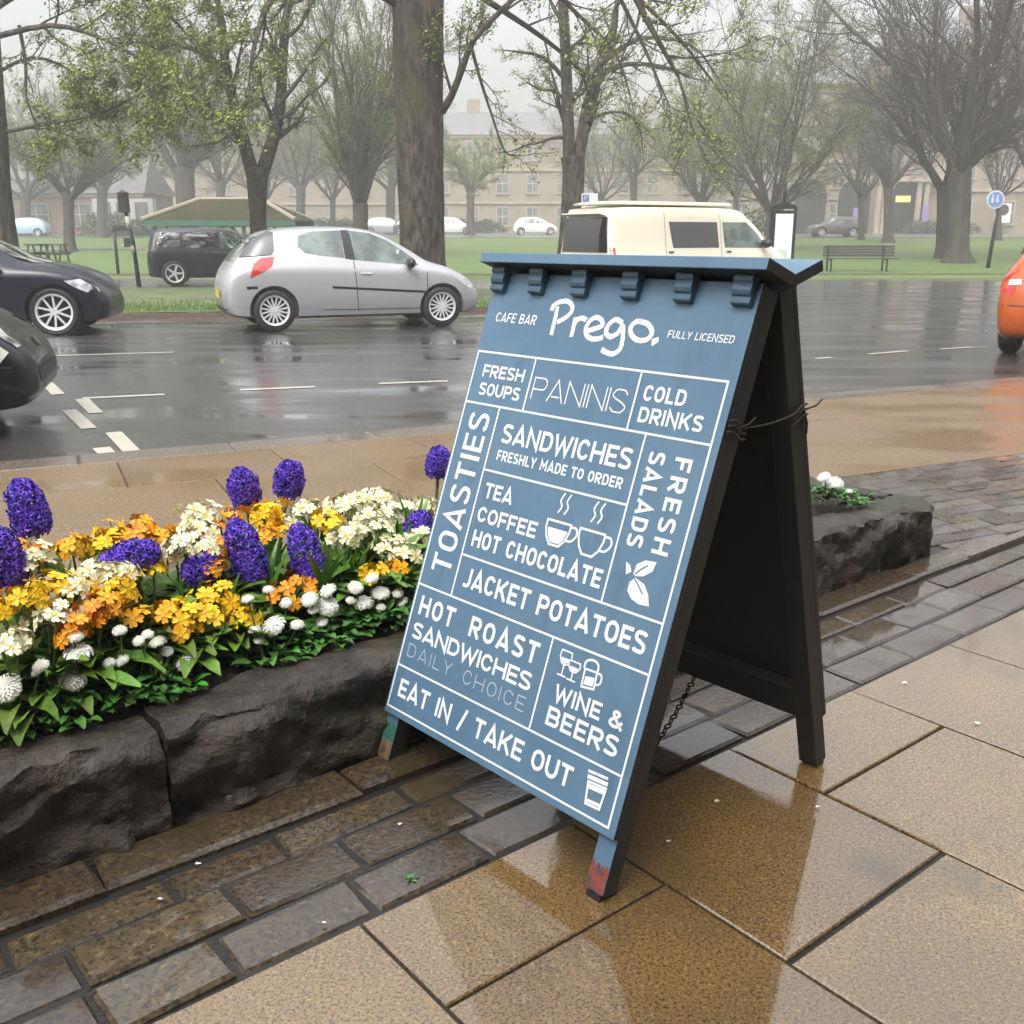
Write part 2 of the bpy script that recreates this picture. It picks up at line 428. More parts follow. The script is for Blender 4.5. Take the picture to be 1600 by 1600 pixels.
# painted road markings, each a sheet on the tar
def mark(pts, name='road_marking'):
    q = [gp(u, v, ROADZ + .004) for u, v in pts]
    mb = MB(); mb.add(q, [(0, 1, 2, 3)]); return struct(mb, name, M_mark)
def dash(u0, v0, u1, v1, wd):
    a, b = gp(u0, v0, ROADZ + .004), gp(u1, v1, ROADZ + .004)
    d = (b - a).normalized(); n = Vector((-d.y, d.x, 0)) * wd / 2
    mb = MB(); mb.add([a - n, b - n, b + n, a + n], [(0, 1, 2, 3)]); struct(mb, 'road_marking', M_mark)
for u0, v0, u1, v1, wd in ((68, 556, 272, 550, .09), (128, 622, 257, 616, .09), (375, 609, 492, 604, .09), (592, 599, 700, 595, .09),
                           (128, 623, 150, 645, .11), (108, 640, 139, 669, .11), (177, 675, 209, 708, .11), (158, 699, 172, 713, .11), (73, 598, 91, 616, .11),
                           (1357, 553, 1418, 548, .08), (1470, 545, 1520, 542, .08), (1275, 560, 1300, 558, .08), (740, 470, 800, 468, .08)):
    dash(u0, v0, u1, v1, wd)

# ------------------------------------------------------------------ stone flower bed
def rough_block(s0, s1, t0, t1, h, seed, parent, amp=(.012, .040, .008)):
    st_ = .013
    bm = bmesh.new(); L, W = s1 - s0, t1 - t0
    nx, ny, nz = max(3, int(L / st_)), max(3, int(W / st_)), max(3, int(h / st_))
    V = {}
    def vert(i, j, k):
        if (i, j, k) not in V: V[(i, j, k)] = bm.verts.new((L * i / nx, W * j / ny, h * k / nz))
        return V[(i, j, k)]
    for i in range(nx):
        for k in range(nz):
            for j in (0, ny):
                f = [vert(i, j, k), vert(i + 1, j, k), vert(i + 1, j, k + 1), vert(i, j, k + 1)]; bm.faces.new(f if j == 0 else f[::-1])
        for j in range(ny):
            for k in (0, nz):
                f = [vert(i, j, k), vert(i + 1, j, k), vert(i + 1, j + 1, k), vert(i, j + 1, k)]; bm.faces.new(f if k else f[::-1])
    for j in range(ny):
        for k in range(nz):
            for i in (0, nx):
                f = [vert(i, j, k), vert(i, j + 1, k), vert(i, j + 1, k + 1), vert(i, j, k + 1)]; bm.faces.new(f[::-1] if i == 0 else f)
    off = Vector((seed * 7.3, seed * 3.1, seed * 1.7))
    for v in bm.verts:
        p = v.co.copy(); q = p + off
        big = noise.fractal(q * 4.5, .9, 2.1, 3); fine = noise.fractal(q * 15, .8, 2, 4) - 1.2 * abs(noise.noise(q * 8.5))
        w_ = q.z * 4.6 + .7 * q.x + 1.5 * noise.noise(q * 2.3) + .3 * noise.noise(q * 7)
        sw = w_ % 1.0
        ledge = (sw ** 1.3 * (1 - max(0, (sw - .8) / .2) ** 1.5)) * 1.35 * (.3 + 1.0 * abs(noise.noise(q * 1.7 + Vector((9, 0, 0))))) - .3 
        fr = max(0, 1 - p.y / .03); tp = max(0, 1 - (h - p.z) / .02)
        e = min(p.x, L - p.x)
        v.co.y += fr * (amp[1] * (.85 * big - .85 * ledge) + .013 * fine) + max(0, 1 - abs(p.z - h) / .035) * fr * .016
        v.co.z += tp * (amp[2] * big * 1.4 + .006 * fine + fr * (-.010 + .016 * big))
        if e < .03: v.co.x += (1 if p.x < L / 2 else -1) * (.007 * abs(big) + .001)
        if p.y > W - .01: v.co.y += .01 * big
    me = bpy.data.meshes.new('stone_block'); bm.to_mesh(me); bm.free(); me.materials.append(M_stone)
    me.polygons.foreach_set('use_smooth', [True] * len(me.polygons)); me.set_sharp_from_angle(angle=R(38))
    o = bpy.data.objects.new('stone_block', me); COL.objects.link(o); o.parent = parent; o.location = (s0, t0, -.02)
    return o
bed = thing('flower_bed', 'long raised flower bed edged with dark mossy rough stone kerbs beside the sandwich board', 'flower bed', (0, 0, 0), A39)
for s0, s1, sd_ in ((-1.1, .662, 1), (.666, 2.0, 2), (2.01, 2.88, 3), (2.89, 3.84, 4)):
    rough_block(s0, s1, 2.02, 2.165, .265 + (.012 if sd_ == 2 else 0), sd_, bed)
rough_block(3.70, 3.83, 2.17, 2.80, .26, 5, bed)
for s0, s1, sd_ in ((-1.1, 1.2, 6), (1.21, 2.6, 7), (2.61, 3.83, 8)):
    rough_block(s0, s1, 2.81, 2.93, .23, sd_, bed)
mb = MB(); nx, ny = 240, 34
for j in range(ny + 1):
    for i in range(nx + 1):
        s, t = -1.1 + 4.83 * i / nx, 2.12 + .72 * j / ny
        z = .215 + .10 * max(0, min(1, (3.1 - s) / .6)) * math.sin(math.pi * min(1, max(0, (t - 2.16) / .6))) + .012 * noise.fractal(Vector((s * 14, t * 14, 0)), .8, 2, 4)
        mb.v.append((s, t, z))
for j in range(ny):
    for i in range(nx):
        q = j * (nx + 1) + i; mb.f.append((q, q + 1, q + nx + 2, q + nx + 1)); mb.m.append(0)
mb.build('soil', M_soil, bed, smooth=True)
def soil_z(t): return .215 + .10 * math.sin(math.pi * min(1, max(0, (t - 2.16) / .6)))

# ------------------------------------------------------------------ damp air over the whole place
HAZE = .0033
mb = MB(); mb.box((0, 60, 14.5), (420, 300, 33))
hz = mb.build('haze', [])
hm = bpy.data.materials.new('haze'); hm.use_nodes = True
N = hm.node_tree.nodes; N.clear(); ho = N.new('ShaderNodeOutputMaterial'); pv = N.new('ShaderNodeVolumePrincipled')
pv.inputs['Color'].default_value = (.80, .79, .79, 1); pv.inputs['Density'].default_value = HAZE; pv.inputs['Anisotropy'].default_value = .2
hm.node_tree.links.new(pv.outputs[0], ho.inputs['Volume']); hz.data.materials.append(hm)
tag(hz, 'pale damp mist hanging over the road and park', 'haze', kind='stuff')

# ------------------------------------------------------------------ the sandwich board
import numpy as np
BW, TA, TB, BD, SH = .772, R(19.22), R(15.75), .8635, math.tan(R(.84))
VT = 1.272
board = thing('sandwich_board', 'tall blue wooden cafe sandwich board with white lettering and corbelled top on the wet pavement', 'sandwich board', (-.3556, 2.2958, .001), R(-47.62))
def F(u, v, q):                      # u across, v up the slope, q outwards; front leaf
    z = math.cos(TA) * v + math.sin(TA) * q
    return Vector((u + SH * z, math.sin(TA) * v - math.cos(TA) * q, z))
def Bk(u, v, q):
    z = math.cos(TB) * v + math.sin(TB) * q
    return Vector((u + SH * z, BD - math.sin(TB) * v + math.cos(TB) * q, z))
def slab(mb, fn, u, v, q, mats=0, front=None):   # box in leaf coordinates; front = material of its outward face
    c = [fn(a, b, e) for a in u for b in v for e in q]
    fs = [(0, 1, 3, 2), (4, 6, 7, 5), (0, 4, 5, 1), (2, 3, 7, 6), (0, 2, 6, 4), (1, 5, 7, 3)]
    if fn is Bk: fs = [f[::-1] for f in fs]
    for i, f in enumerate(fs):
        pass
    b = len(mb.v); mb.v += [tuple(p) for p in c]
    for i, f in enumerate(fs):
        mb.f.append(tuple(b + k for k in f)); mb.m.append(front if (front is not None and i == 5) else mats)
BM = [M_blue, M_dark]
mb = MB(); slab(mb, F, (0, BW), (.138, 1.262), (-.014, 0), 1, 0)
front = mb.build('front_panel', BM, board, bevel=.0012)
M_green = mat('old_green_paint', (.03, .16, .10), .6, col2=(.06, .10, .09), scale=30)
M_ochre = mat('bare_worn_wood', (.22, .13, .05), .75, col2=(.07, .045, .03), scale=45)
M_red = mat('old_red_paint', (.30, .06, .03), .6, col2=(.07, .05, .06), scale=35)
def leg(fn, u0, u1, worn, name='leg'):
    mb = MB(); slab(mb, fn, (u0, u1), (.02, 1.258 if fn is F else 1.232), (-.058, -.0145), 1, 0)
    o = mb.build(name, BM, board, bevel=.002)
    mb = MB(); slab(mb, fn, (u0 + .004, u1 - .006), (0, .0195), (-.052, -.0165), 0)
    mb.build('foot', M_black, o)
    if worn:                                       # flaking paint near the foot, ragged edges
        for m, lo, hi, sd_ in worn:
            mb = MB(); n = 9
            for i in range(n + 1):
                u = u0 + .0015 + (u1 - u0 - .003) * i / n
                a = lo + .006 * noise.noise(Vector((i * .8, sd_, 0))); b = hi + .016 * noise.noise(Vector((i * .7, sd_, 5)))
                mb.v += [tuple(fn(u, a, -.0137)), tuple(fn(u, b, -.0137))]
            for i in range(n): mb.f.append((2 * i, 2 * i + 2, 2 * i + 3, 2 * i + 1)); mb.m.append(0)
            mb.build('worn_paint', m, o)
    return o
leg(F, 0, .046, [(M_ochre, .022, .066, 1), (M_green, .071, .112, 2)])
leg(F, BW - .048, BW, [(M_red, .021, .075, 3)])
leg(Bk, 0, .046, None); leg(Bk, BW - .05, BW, None)
mb = MB(); slab(mb, Bk, (0, BW), (.15, 1.234), (-.014, 0), 1, 0); mb.build('rear_panel', BM, board, bevel=.0012)
for fn, v0, v1 in ((F, .145, .215), (Bk, .152, .235), (F, 1.18, 1.258), (Bk, 1.16, 1.23)):
    mb = MB(); slab(mb, fn, (.0475, BW - .0515), (v0, v1), (-.05, -.0145), 1); mb.build('rail', BM, board, bevel=.002)
for fn in (F, Bk):
    vt = VT if fn is F else VT - .028
    mb = MB(); slab(mb, fn, (-.012, BW + (.034 if fn is F else .03)), (vt, vt + .024), (-.062 if fn is F else -.066, .052), 0)
    b = len(mb.f)
    mb.m = [1 if i in (0, 1, 2) else 0 for i in range(b)]
    mb.build('cap_board', BM, board, bevel=.002)

for m_, c_, lo_, hi_, st_x in ((M_blue, (.072, .142, .215), .54, .80, (9, 9, .7)), (M_white, (.50, .55, .60), .60, .80, (30, 30, 30))):   # rain streaks and rubbed paint
    add_layer(m_, c_, 1.6, lo_, hi_)
    nd = [n for n in m_.node_tree.nodes if n.type == 'TEX_NOISE'][-1]; mp = m_.node_tree.nodes.new('ShaderNodeMapping'); mp.inputs['Scale'].default_value = st_x
    m_.node_tree.links.new(nd.inputs['Vector'].links[0].from_socket, mp.inputs['Vector']); m_.node_tree.links.new(mp.outputs[0], nd.inputs['Vector'])

# pixel -> panel coordinates through the white border's four corners
src = [(740, 553), (1137, 602), (940, 1297), (603, 1100)]; dst = [(.008, 1.065), (.752, 1.065), (.752, .156), (.008, .156)]
A = []
for (x, y), (a, b) in zip(src, dst):
    A += [[x, y, 1, 0, 0, 0, -a * x, -a * y], [0, 0, 0, x, y, 1, -b * x, -b * y]]
Hm = np.linalg.solve(np.array(A, float), np.array([k for p in dst for k in p], float))
def uv(x, y):
    d = Hm[6] * x + Hm[7] * y + 1
    return (Hm[0] * x + Hm[1] * y + Hm[2]) / d, (Hm[3] * x + Hm[4] * y + Hm[5]) / d

# six corbels under the cap
prof = [(0, 0), (.040, 0), (.042, -.004), (.042, -.012), (.038, -.017), (.034, -.019), (.037, -.026), (.037, -.036), (.031, -.045), (.022, -.049), (.027, -.052), (.027, -.064), (.022, -.068), (0, -.07)]
M_corb = mat('corbel_blue_paint', (.055, .115, .17), .38, col2=(.07, .13, .19), scale=12, spec=.5)
for px in (777, 838, 906, 987, 1073, 1171):
    uc = .006 + (BW - .006) * 0 + uv(px, 425 + (px - 777) * .06)[0]
    uc = min(max(uc, .03), BW - .032)
    mb = MB(); n = len(prof); vs = [F(uc + e * .0225, VT - .001 + v * .84, .0008 + q * .58) for e in (-1, 1) for q, v in prof]
    mb.add(vs, [tuple(range(n)), tuple(range(2 * n - 1, n - 1, -1))] + [(i, n + i, n + (i + 1) % n, (i + 1) % n) for i in range(n)])
    mb.build('corbel', M_corb, board, bevel=.0012)

# --- lettering: single strokes of even weight
def strip(mb, pts, hw, q, fn=None):
    fn = fn or (lambda x, y: F(x, y, q))
    P = [Vector(p) for p in pts]
    closed = (P[0] - P[-1]).length < 1e-7 and len(P) > 3
    if closed: P = P[:-1]
    n = len(P); b = len(mb.v)
    for i in range(n):
        if closed: a, c = P[i - 1], P[(i + 1) % n]
        else: a, c = P[max(0, i - 1)], P[min(n - 1, i + 1)]
        d0 = (P[i] - a); d1 = (c - P[i])
        if d0.length < 1e-9: d0 = d1
        if d1.length < 1e-9: d1 = d0
        d0 = d0.normalized(); d1 = d1.normalized(); t = d0 + d1
        t = t.normalized() if t.length > 1e-6 else d0
        k = hw / max(.4, t.dot(d0)); nn = Vector((-t.y, t.x)) * k
        for s_ in (-1, 1): p = P[i] + nn * s_; mb.v.append(tuple(fn(p.x, p.y)))
    for i in range(n if closed else n - 1):
        j = (i + 1) % n
        mb.f.append((b + 2 * i, b + 2 * j, b + 2 * j + 1, b + 2 * i + 1)); mb.m.append(0)
def arc(cx, cy, rx, ry, a0, a1, n=7, p=1.0):
    o = []
    for i in range(n + 1):
        t = R(a0 + (a1 - a0) * i / n); c, s_ = math.cos(t), math.sin(t); o.append((cx + rx * c, cy + ry * s_))
    return o
WID = dict(A=.66, B=.6, C=.57, D=.6, E=.52, F=.5, H=.62, I=.0, J=.46, K=.62, L=.48, M=.74, N=.64, O=.6, P=.58, R=.6, S=.56, T=.56, U=.6, W=.88, Y=.6)
WID.update({'&': .7, '/': .45, ' ': .26})
def glyph(ch, w, h):
    l, r, b, t, c = h, w - h, h, 1 - h, w / 2
    rx = max(.02, (w - 2 * h) / 2); ry = min(.5 - h, rx * 1.05)
    if ch == 'A': return [[(l * .7, 0), (c, 1 - h * .4), (w - l * .7, 0)], [(w * .24, .24), (w * .76, .24)]]
    if ch == 'B':
        k = .25 - h * .5; mx = r - k * .9
        return [[(l, .5), (l, b), (mx, b)] + arc(mx, (b + .5) / 2, r - mx, (.5 - b) / 2, -90, 90) + [(l, .5)],
                [(l, .5), (l, t), (mx - .03, t)] + arc(mx - .03, (t + .5) / 2, r - mx, (t - .5) / 2, 90, -90) + [(l + h, .5)]]
    if ch == 'C': return [arc(c, t - ry, rx, ry, 22, 180) + arc(c, b + ry, rx, ry, 180, 338)]
    if ch == 'D': return [[(l, b), (l, t), (c, t)] + arc(c, t - ry, rx, ry, 90, 0) + arc(c, b + ry, rx, ry, 0, -90) + [(c, b), (l, b)]]
    if ch == 'E': return [[(w, t), (l, t), (l, b), (w, b)], [(l + h, .5), (w * .9, .5)]]
    if ch == 'F': return [[(w, t), (l, t), (l, 0)], [(l + h, .48), (w * .9, .48)]]
    if ch == 'H': return [[(l, 0), (l, 1)], [(r, 0), (r, 1)], [(l + h, .5), (r - h, .5)]]
    if ch == 'I': return [[(c, 0), (c, 1)]]
    if ch == 'J': return [[(r, 1)] + arc(c + .02, b + ry, r - c - .02, ry, 0, -90) + [(l * .6, b + .0)]]
    if ch == 'K': return [[(l, 0), (l, 1)], [(r + h * .2, 1), (l + h, .42)], [(w * .42, .56), (r + h * .4, 0)]]
    if ch == 'L': return [[(l, 1), (l, b), (w, b)]]
    if ch == 'M': return [[(l, 0), (l, 1 - h * .5), (c, .35), (r, 1 - h * .5), (r, 0)]]
    if ch == 'N': return [[(l, 0), (l, 1 - h * .4), (r, h * .4), (r, 1)]]
    if ch == 'O': return [arc(c, t - ry, rx, ry, 0, 180, 10) + arc(c, b + ry, rx, ry, 180, 360, 10) + [(c + rx, t - ry)]]
    if ch in 'PR':
        m = .46; k = (t - m) / 2; mx = r - k * .85
        g = [[(l, 0), (l, t), (mx, t)] + arc(mx, (t + m) / 2, r - mx, k, 90, -90) + [(l + h, m)]]
        if ch == 'R': g.append([(c - .02, m - h * .6), (r + h * .2, 0)])
        return g
    if ch == 'S':
        return [catmull([(r - .01, .80), (w * .76, t - .02), (c, t), (w * .24, t - .02), (l, .745), (w * .2, .60), (c, .51), (w * .8, .40), (r, .255), (w * .76, b + .02), (c, b), (w * .22, b + .02), (l - .01, .2)], 4)]
    if ch == 'T': return [[(0, t), (w, t)], [(c, 0), (c, t - h)]]
    if ch == 'U': return [[(l, 1)] + arc(c, b + ry, rx, ry, 180, 360, 10) + [(r, 1)]]
    if ch == 'W': return [[(l * .7, 1), (w * .27, h * .5), (c, .78), (w * .73, h * .5), (w - l * .7, 1)]]
    if ch == 'Y': return [[(l * .6, 1), (c, .45), (w - l * .6, 1)], [(c, .45 - h * .2), (c, 0)]]
    if ch == '&': return [catmull([(r + h * .6, .0), (w * .36, .56), (w * .22, .8), (w * .42, t), (w * .62, .8), (w * .5, .64), (w * .14, .4), (l, .22), (w * .3, b), (w * .62, .13), (r, .44)], 5)]
    if ch == '/': return [[(h, -.1), (w - h, 1.08)]]
    return []
QZ = [.0006]
def text(s, bl, br, tl, wt=.19, gap=.13, m=None, space=.26, slant=0, spread=0, cat='lettering'):
    """bl, br, tl: pixels of the baseline's two ends and the top of the first letter"""
    a, b, c = Vector(uv(*bl)), Vector(uv(*br)), Vector(uv(*tl))
    X = b - a
    if abs(X.x) > abs(X.y): X.y = 0; base = Vector((a.x, (a.y + uv(*br)[1]) / 2)); Y = Vector((0, 1))
    else: base = Vector(((a.x + b.x) / 2, a.y)); X.x = 0; Y = Vector((-1, 0)) if X.y > 0 else Vector((1, 0))
    H = abs((c - a).dot(Y)); Lx = X.length / H; X.normalize()
    tot = sum(space if ch == ' ' else 0 if ch == 'I' else WID[ch] for ch in s)
    nI = s.count('I'); gaps = gap * (len(s) - 1)
    k = (Lx - gaps - nI * wt) / tot
    mb = MB(); x = 0; h = wt / 2
    for ch in s:
        wch = space * k if ch == ' ' else wt if ch == 'I' else WID[ch] * k
        for j, g in enumerate(glyph(ch, wch, h)):
            q = .0009 + .00006 * j
            strip(mb, [(x + px + slant * py, py) for px, py in g], h, q, lambda px, py, q=q: F(*(base + X * (px * H) + Y * (py * H)), q))
        x += wch + gap
    return mb.build('lettering', m or M_white, front)
def z1(x, y): return 720 + x / 3.2, 380 + y / 3.2
def z2(x, y): return 580 + x / 3.2, 800 + y / 3.2
def z4(x, y): return 680 + x / 3.81, 680 + y / 3.81
def z5(x, y): return 800 + x / 3.2, 1000 + y / 3.2
text('CAFE BAR', z1(145, 404), z1(345, 420), z1(150, 356), .15, .13, slant=.1)
text('FULLY LICENSED', z1(1020, 482), z1(1362, 514), z1(1026, 442), .15, .14, slant=.1)
text('FRESH', z1(80, 682), z1(284, 716), z1(93, 620))
text('SOUPS', z1(60, 776), z1(262, 808), z1(75, 714))
text('PANINIS', z1(320, 798), z1(795, 876), z1(348, 686), .062, .13)
text('COLD', z1(890, 806), z1(1105, 838), z1(912, 726), .19, .15)
text('DRINKS', z1(862, 916), z1(1190, 972), z1(884, 838), .19, .15)
text('SANDWICHES', z1(172, 1020), z1(822, 1160), z1(198, 926), .18, .12)
text('FRESHLY MADE TO ORDER', z1(150, 1108), z1(780, 1255), z1(163, 1058), .19, .14)
text('TOASTIES', z2(377, 338), z1(117, 876), z2(282, 326), .15, .15)
text('TEA', z4(258, 396), z4(420, 445), z4(277, 306))
text('COFFEE', z4(215, 540), z4(562, 642), z4(240, 452))
text('HOT CHOCOLATE', z4(183, 686), z4(945, 946), z4(205, 588))
text('FRESH', z4(1412, 160), z4(1262, 738), z4(1512, 192), .19, .28)
text('SALADS', z4(1252, 122), z4(1116, 692), z4(1344, 152), .19, .16)
text('JACKET POTATOES', z2(430, 390), z2(1335, 748), z2(462, 300), .185, .12)
text('HOT ROAST', z2(215, 530), z2(798, 775), z2(243, 440), .19, .22, space=.6)
text('SANDWICHES', z2(184, 640), z2(765, 908), z2(205, 566), .19, .11)
text('DAILY CHOICE', z2(162, 732), z2(735, 1008), z2(181, 672), .075, .36, M_grey_let, space=.4)
text('WINE &', z5(178, 318), z5(518, 482), z5(190, 234), .19, .15)
text('BEERS', z5(135, 440), z5(488, 606), z5(160, 350), .19, .16)
text('EAT IN / TAKE OUT', z2(118, 925), z2(962, 1386), z2(142, 842), .185, .12, space=.3)
def line_part(name, lines, wd, q=.0007, m=None, fn=None):
    mb = MB()
    for i, l in enumerate(lines): strip(mb, l, wd / 2, q + .00003 * i)
    return mb.build(name, m or M_white, front)
def P(*pp): return [uv(*p) for p in pp]
def seg(a, b):
    a, b = uv(*a), uv(*b)
    if abs(a[0] - b[0]) < abs(a[1] - b[1]): x = (a[0] + b[0]) / 2; return [(x, a[1]), (x, b[1])]
    y = (a[1] + b[1]) / 2; return [(a[0], y), (b[0], y)]
u0, u1, v0, v1 = .008, .752, .156, 1.065
def vrow(*p): return uv(*p)[1]
r1 = (vrow(*z1(10, 806)) + vrow(*z1(1230, 1040))) / 2
r2 = (vrow(*z2(228, 378)) + vrow(*z2(1355, 840))) / 2
r3 = (vrow(*z2(125, 770)) + vrow(*z2(1220, 1335))) / 2
rj = (vrow(*z2(440, 235)) + vrow(*z2(1430, 590))) / 2
rs = (vrow(*z1(95, 1155)) + vrow(*z1(805, 1335))) / 2
c1 = (uv(*z1(348, 597))[0] + uv(*z1(288, 855))[0]) / 2; c2 = (uv(*z1(885, 660))[0] + uv(*z1(815, 955))[0]) / 2
c3 = (uv(*z1(165, 850))[0] + uv(*z2(385, 420))[0]) / 2; c4 = (uv(*z1(905, 985))[0] + uv(*z2(1130, 465))[0]) / 2
c5 = (uv(*z2(885, 645))[0] + uv(*z2(770, 1080))[0]) / 2
line_part('border_lines', [[(u0, v0), (u1, v0), (u1, v1), (u0, v1), (u0, v0)], [(u0, r1), (u1, r1)], [(u0, r2), (u1, r2)], [(u0, r3), (u1, r3)],
          [(c3, rj), (u1, rj)], [(c3, rs), (c4, rs)], [(c1, r1), (c1, v1)], [(c2, r1), (c2, v1)], [(c3, r2), (c3, r1)], [(c4, rj), (c4, r1)], [(c5, r3), (c5, r2)]], .0048)
# brushed logo
def z3(x, y): return 740 + x / 3.478, 110 + y / 3.478
logo = [[(432, 1292), (420, 1350), (408, 1400), (396, 1452)], [(398, 1316), (410, 1288), (446, 1266), (490, 1264), (513, 1290), (506, 1325), (470, 1358), (428, 1380)],
        [(530, 1352), (520, 1405), (506, 1462)], [(518, 1400), (540, 1368), (566, 1356), (592, 1368)],
        [(592, 1428), (640, 1415), (678, 1398), (676, 1368), (644, 1352), (606, 1378), (586, 1424), (600, 1462), (640, 1474), (684, 1462)],
        [(792, 1384), (756, 1364), (716, 1392), (700, 1436), (724, 1460), (764, 1440), (792, 1400), (793, 1460), (778, 1526), (738, 1556), (702, 1548), (674, 1532)],
        [(884, 1374), (930, 1386), (956, 1430), (932, 1472), (880, 1480), (842, 1450), (838, 1406), (868, 1376), (890, 1374)], [(974, 1466), (972, 1502)]]
mb = MB()
for i, s_ in enumerate(logo):
    pts = catmull(P(*[z3(*p) for p in s_]), 6)
    pts = [(x + .0012 * noise.noise(Vector((k * .9, i * 5, 1))), y + .0012 * noise.noise(Vector((k * .9, i * 5, 9)))) for k, (x, y) in enumerate(pts)]
    strip(mb, pts, .0058 if i < 7 else .0088, .0008 + .00004 * i)
mb.build('brushed_logo', M_white, front)
def fill(mb, pts, q):
    b = len(mb.v); mb.v += [tuple(F(x, y, q)) for x, y in pts]; mb.f.append(tuple(range(b, b + len(pts)))[::1]); mb.m.append(0)
# hot drink cups, one filled and one in outline
mb = MB()
def cup(px, py, filled, q0):
    c = Vector(uv(px, py)); k = .0385
    bowl = [(-.95, .62), (-.95, .2), (-.75, -.35), (-.4, -.75), (.35, -.75), (.72, -.35), (.92, .2), (.92, .62)]
    pts = [(c.x + x * k, c.y + y * k) for x, y in bowl]
    if filled:
        body = [(-.8, .2), (-.62, -.3), (-.38, -.62), (.32, -.62), (.6, -.3), (.78, .2)]
        fill(mb, [(c.x + x * k, c.y + y * k) for x, y in body], q0 + .00002)
    strip(mb, pts + [pts[0]], .0026, q0 + .00005)
    strip(mb, [(c.x + x * k, c.y + y * k) for x, y in catmull([(.95, .5), (1.35, .5), (1.5, .15), (1.2, -.25), (.8, -.3)], 4)], .0026, q0 + .0001)
    for dx in (-.25, .25):
        strip(mb, [(c.x + (dx + x) * k, c.y + y * k) for x, y in catmull([(-.1, 1.1), (.1, 1.5), (-.08, 1.85), (.12, 2.3)], 4)], .0021, q0)
cup(*z4(695, 612), True, .0008); cup(*z4(893, 672), False, .0008)
mb.build('cup_icons', M_white, front)
mb = MB()
lf = [[(1150, 862), (1172, 806), (1224, 784), (1292, 797), (1266, 852), (1210, 880), (1162, 878)], [(1163, 886), (1128, 912), (1114, 962), (1136, 1012), (1182, 1046), (1243, 1060), (1240, 992), (1218, 928)], [(1106, 866), (1108, 788), (1134, 812), (1140, 852)]]
for i, l in enumerate(lf): fill(mb, P(*[z4(*p) for p in l]), .0008 + i * .0001)
mb.build('leaf_icon', M_white, front)
mb = MB()
for l in ([(1160, 866), (1200, 836), (1240, 815)], [(1158, 892), (1180, 930), (1205, 985)]): strip(mb, P(*[z4(*p) for p in l]), .0016, .0013)
mb.build('leaf_vein', M_blue, front)
mb = MB()
def wineglass(cx, top, bot, wd, q):
    a, b = Vector(uv(*z5(cx[0], cx[1]))), Vector(uv(*z5(cx[2], cx[3])))
    H = a.y - b.y; x = (a.x + b.x) / 2; y = b.y
    bowl = [(-.5, 1), (-.55, .75), (-.3, .5), (0, .42), (.3, .5), (.55, .75), (.5, 1)]
    strip(mb, [(x + p * wd, y + r_ * H) for p, r_ in bowl + [bowl[0]]], .0017, q)
    fill(mb, [(x + p * wd, y + r_ * H) for p, r_ in [(-.42, .72), (-.25, .55), (0, .48), (.25, .55), (.42, .72)]], q + .00003)
    strip(mb, [(x, y), (x, y + .42 * H)], .0017, q + .00006); strip(mb, [(x - .42 * wd, y), (x + .42 * wd, y)], .0017, q + .0001)
wineglass((248, 80, 222, 200), 0, 0, .03, .0008); wineglass((290, 135, 266, 224), 0, 0, .03, .0008)
mb.build('glass_icons', M_white, front)
mb = MB()
body = P(*[z5(*p) for p in ((338, 168), (318, 255), (380, 272), (398, 190))])
strip(mb, body + [body[0]], .0022, .0008); fill(mb, P(*[z5(*p) for p in ((340, 205), (328, 245), (374, 258), (386, 215))]), .0009)
strip(mb, catmull(P(*[z5(*p) for p in ((334, 166), (345, 132), (380, 128), (404, 150), (402, 184))]), 4), .0026, .0010)
strip(mb, catmull(P(*[z5(*p) for p in ((398, 192), (420, 205), (412, 245), (386, 250))]), 4), .0022, .0011)
mb.build('mug_icon', M_white, front)
mb = MB()
strip(mb, P(*[z5(*p) for p in ((352, 668), (450, 712))]), .0028, .0008); strip(mb, P(*[z5(*p) for p in ((348, 694), (448, 740))]), .0042, .0009)
cp = P(*[z5(*p) for p in ((352, 720), (336, 826), (404, 860), (440, 760))]); strip(mb, cp + [cp[0]], .0026, .0010)
fill(mb, P(*[z5(*p) for p in ((349, 728), (346, 752), (428, 790), (436, 766))]), .0011)
strip(mb, P(*[z5(*p) for p in ((344, 812), (408, 842))]), .0036, .0012)
mb.build('takeaway_cup_icon', M_white, front)

# wire tie between the two leaves on the right, with loops round the stiles
def bw(u, v, q, fn): return fn(u, v, q)
ya, yb = F(BW + .004, .98, -.03), Bk(BW + .004, .965, -.01)
mb = MB()
mb.tube(catmull([tuple(ya), tuple((ya * .6 + yb * .4) + Vector((.012, 0, -.004))), tuple(yb)], 6), .0021, 6)
for c, fn, vv in ((ya, F, .98), (yb, Bk, .965)):
    for dv in (-.012, 0, .011):
        ring = [tuple(fn(BW + .0065 - .0 * k, vv + dv + .004 * math.sin(k), -.002 - .062 * k / 6)) for k in range(7)]
        mb.tube(ring, .0025, 6)
    mb.tube([tuple(c + Vector((0, .0, 0))), tuple(c + Vector((.01, .03, .008))), tuple(c + Vector((.014, .045, .02)))], .002, 5)
mb.tube([tuple(yb), tuple(yb + Vector((.002, .012, -.03))), tuple(yb + Vector((.004, .008, -.052)))], .003, 5)
mb.build('wire_tie', M_wire, board, smooth=True)
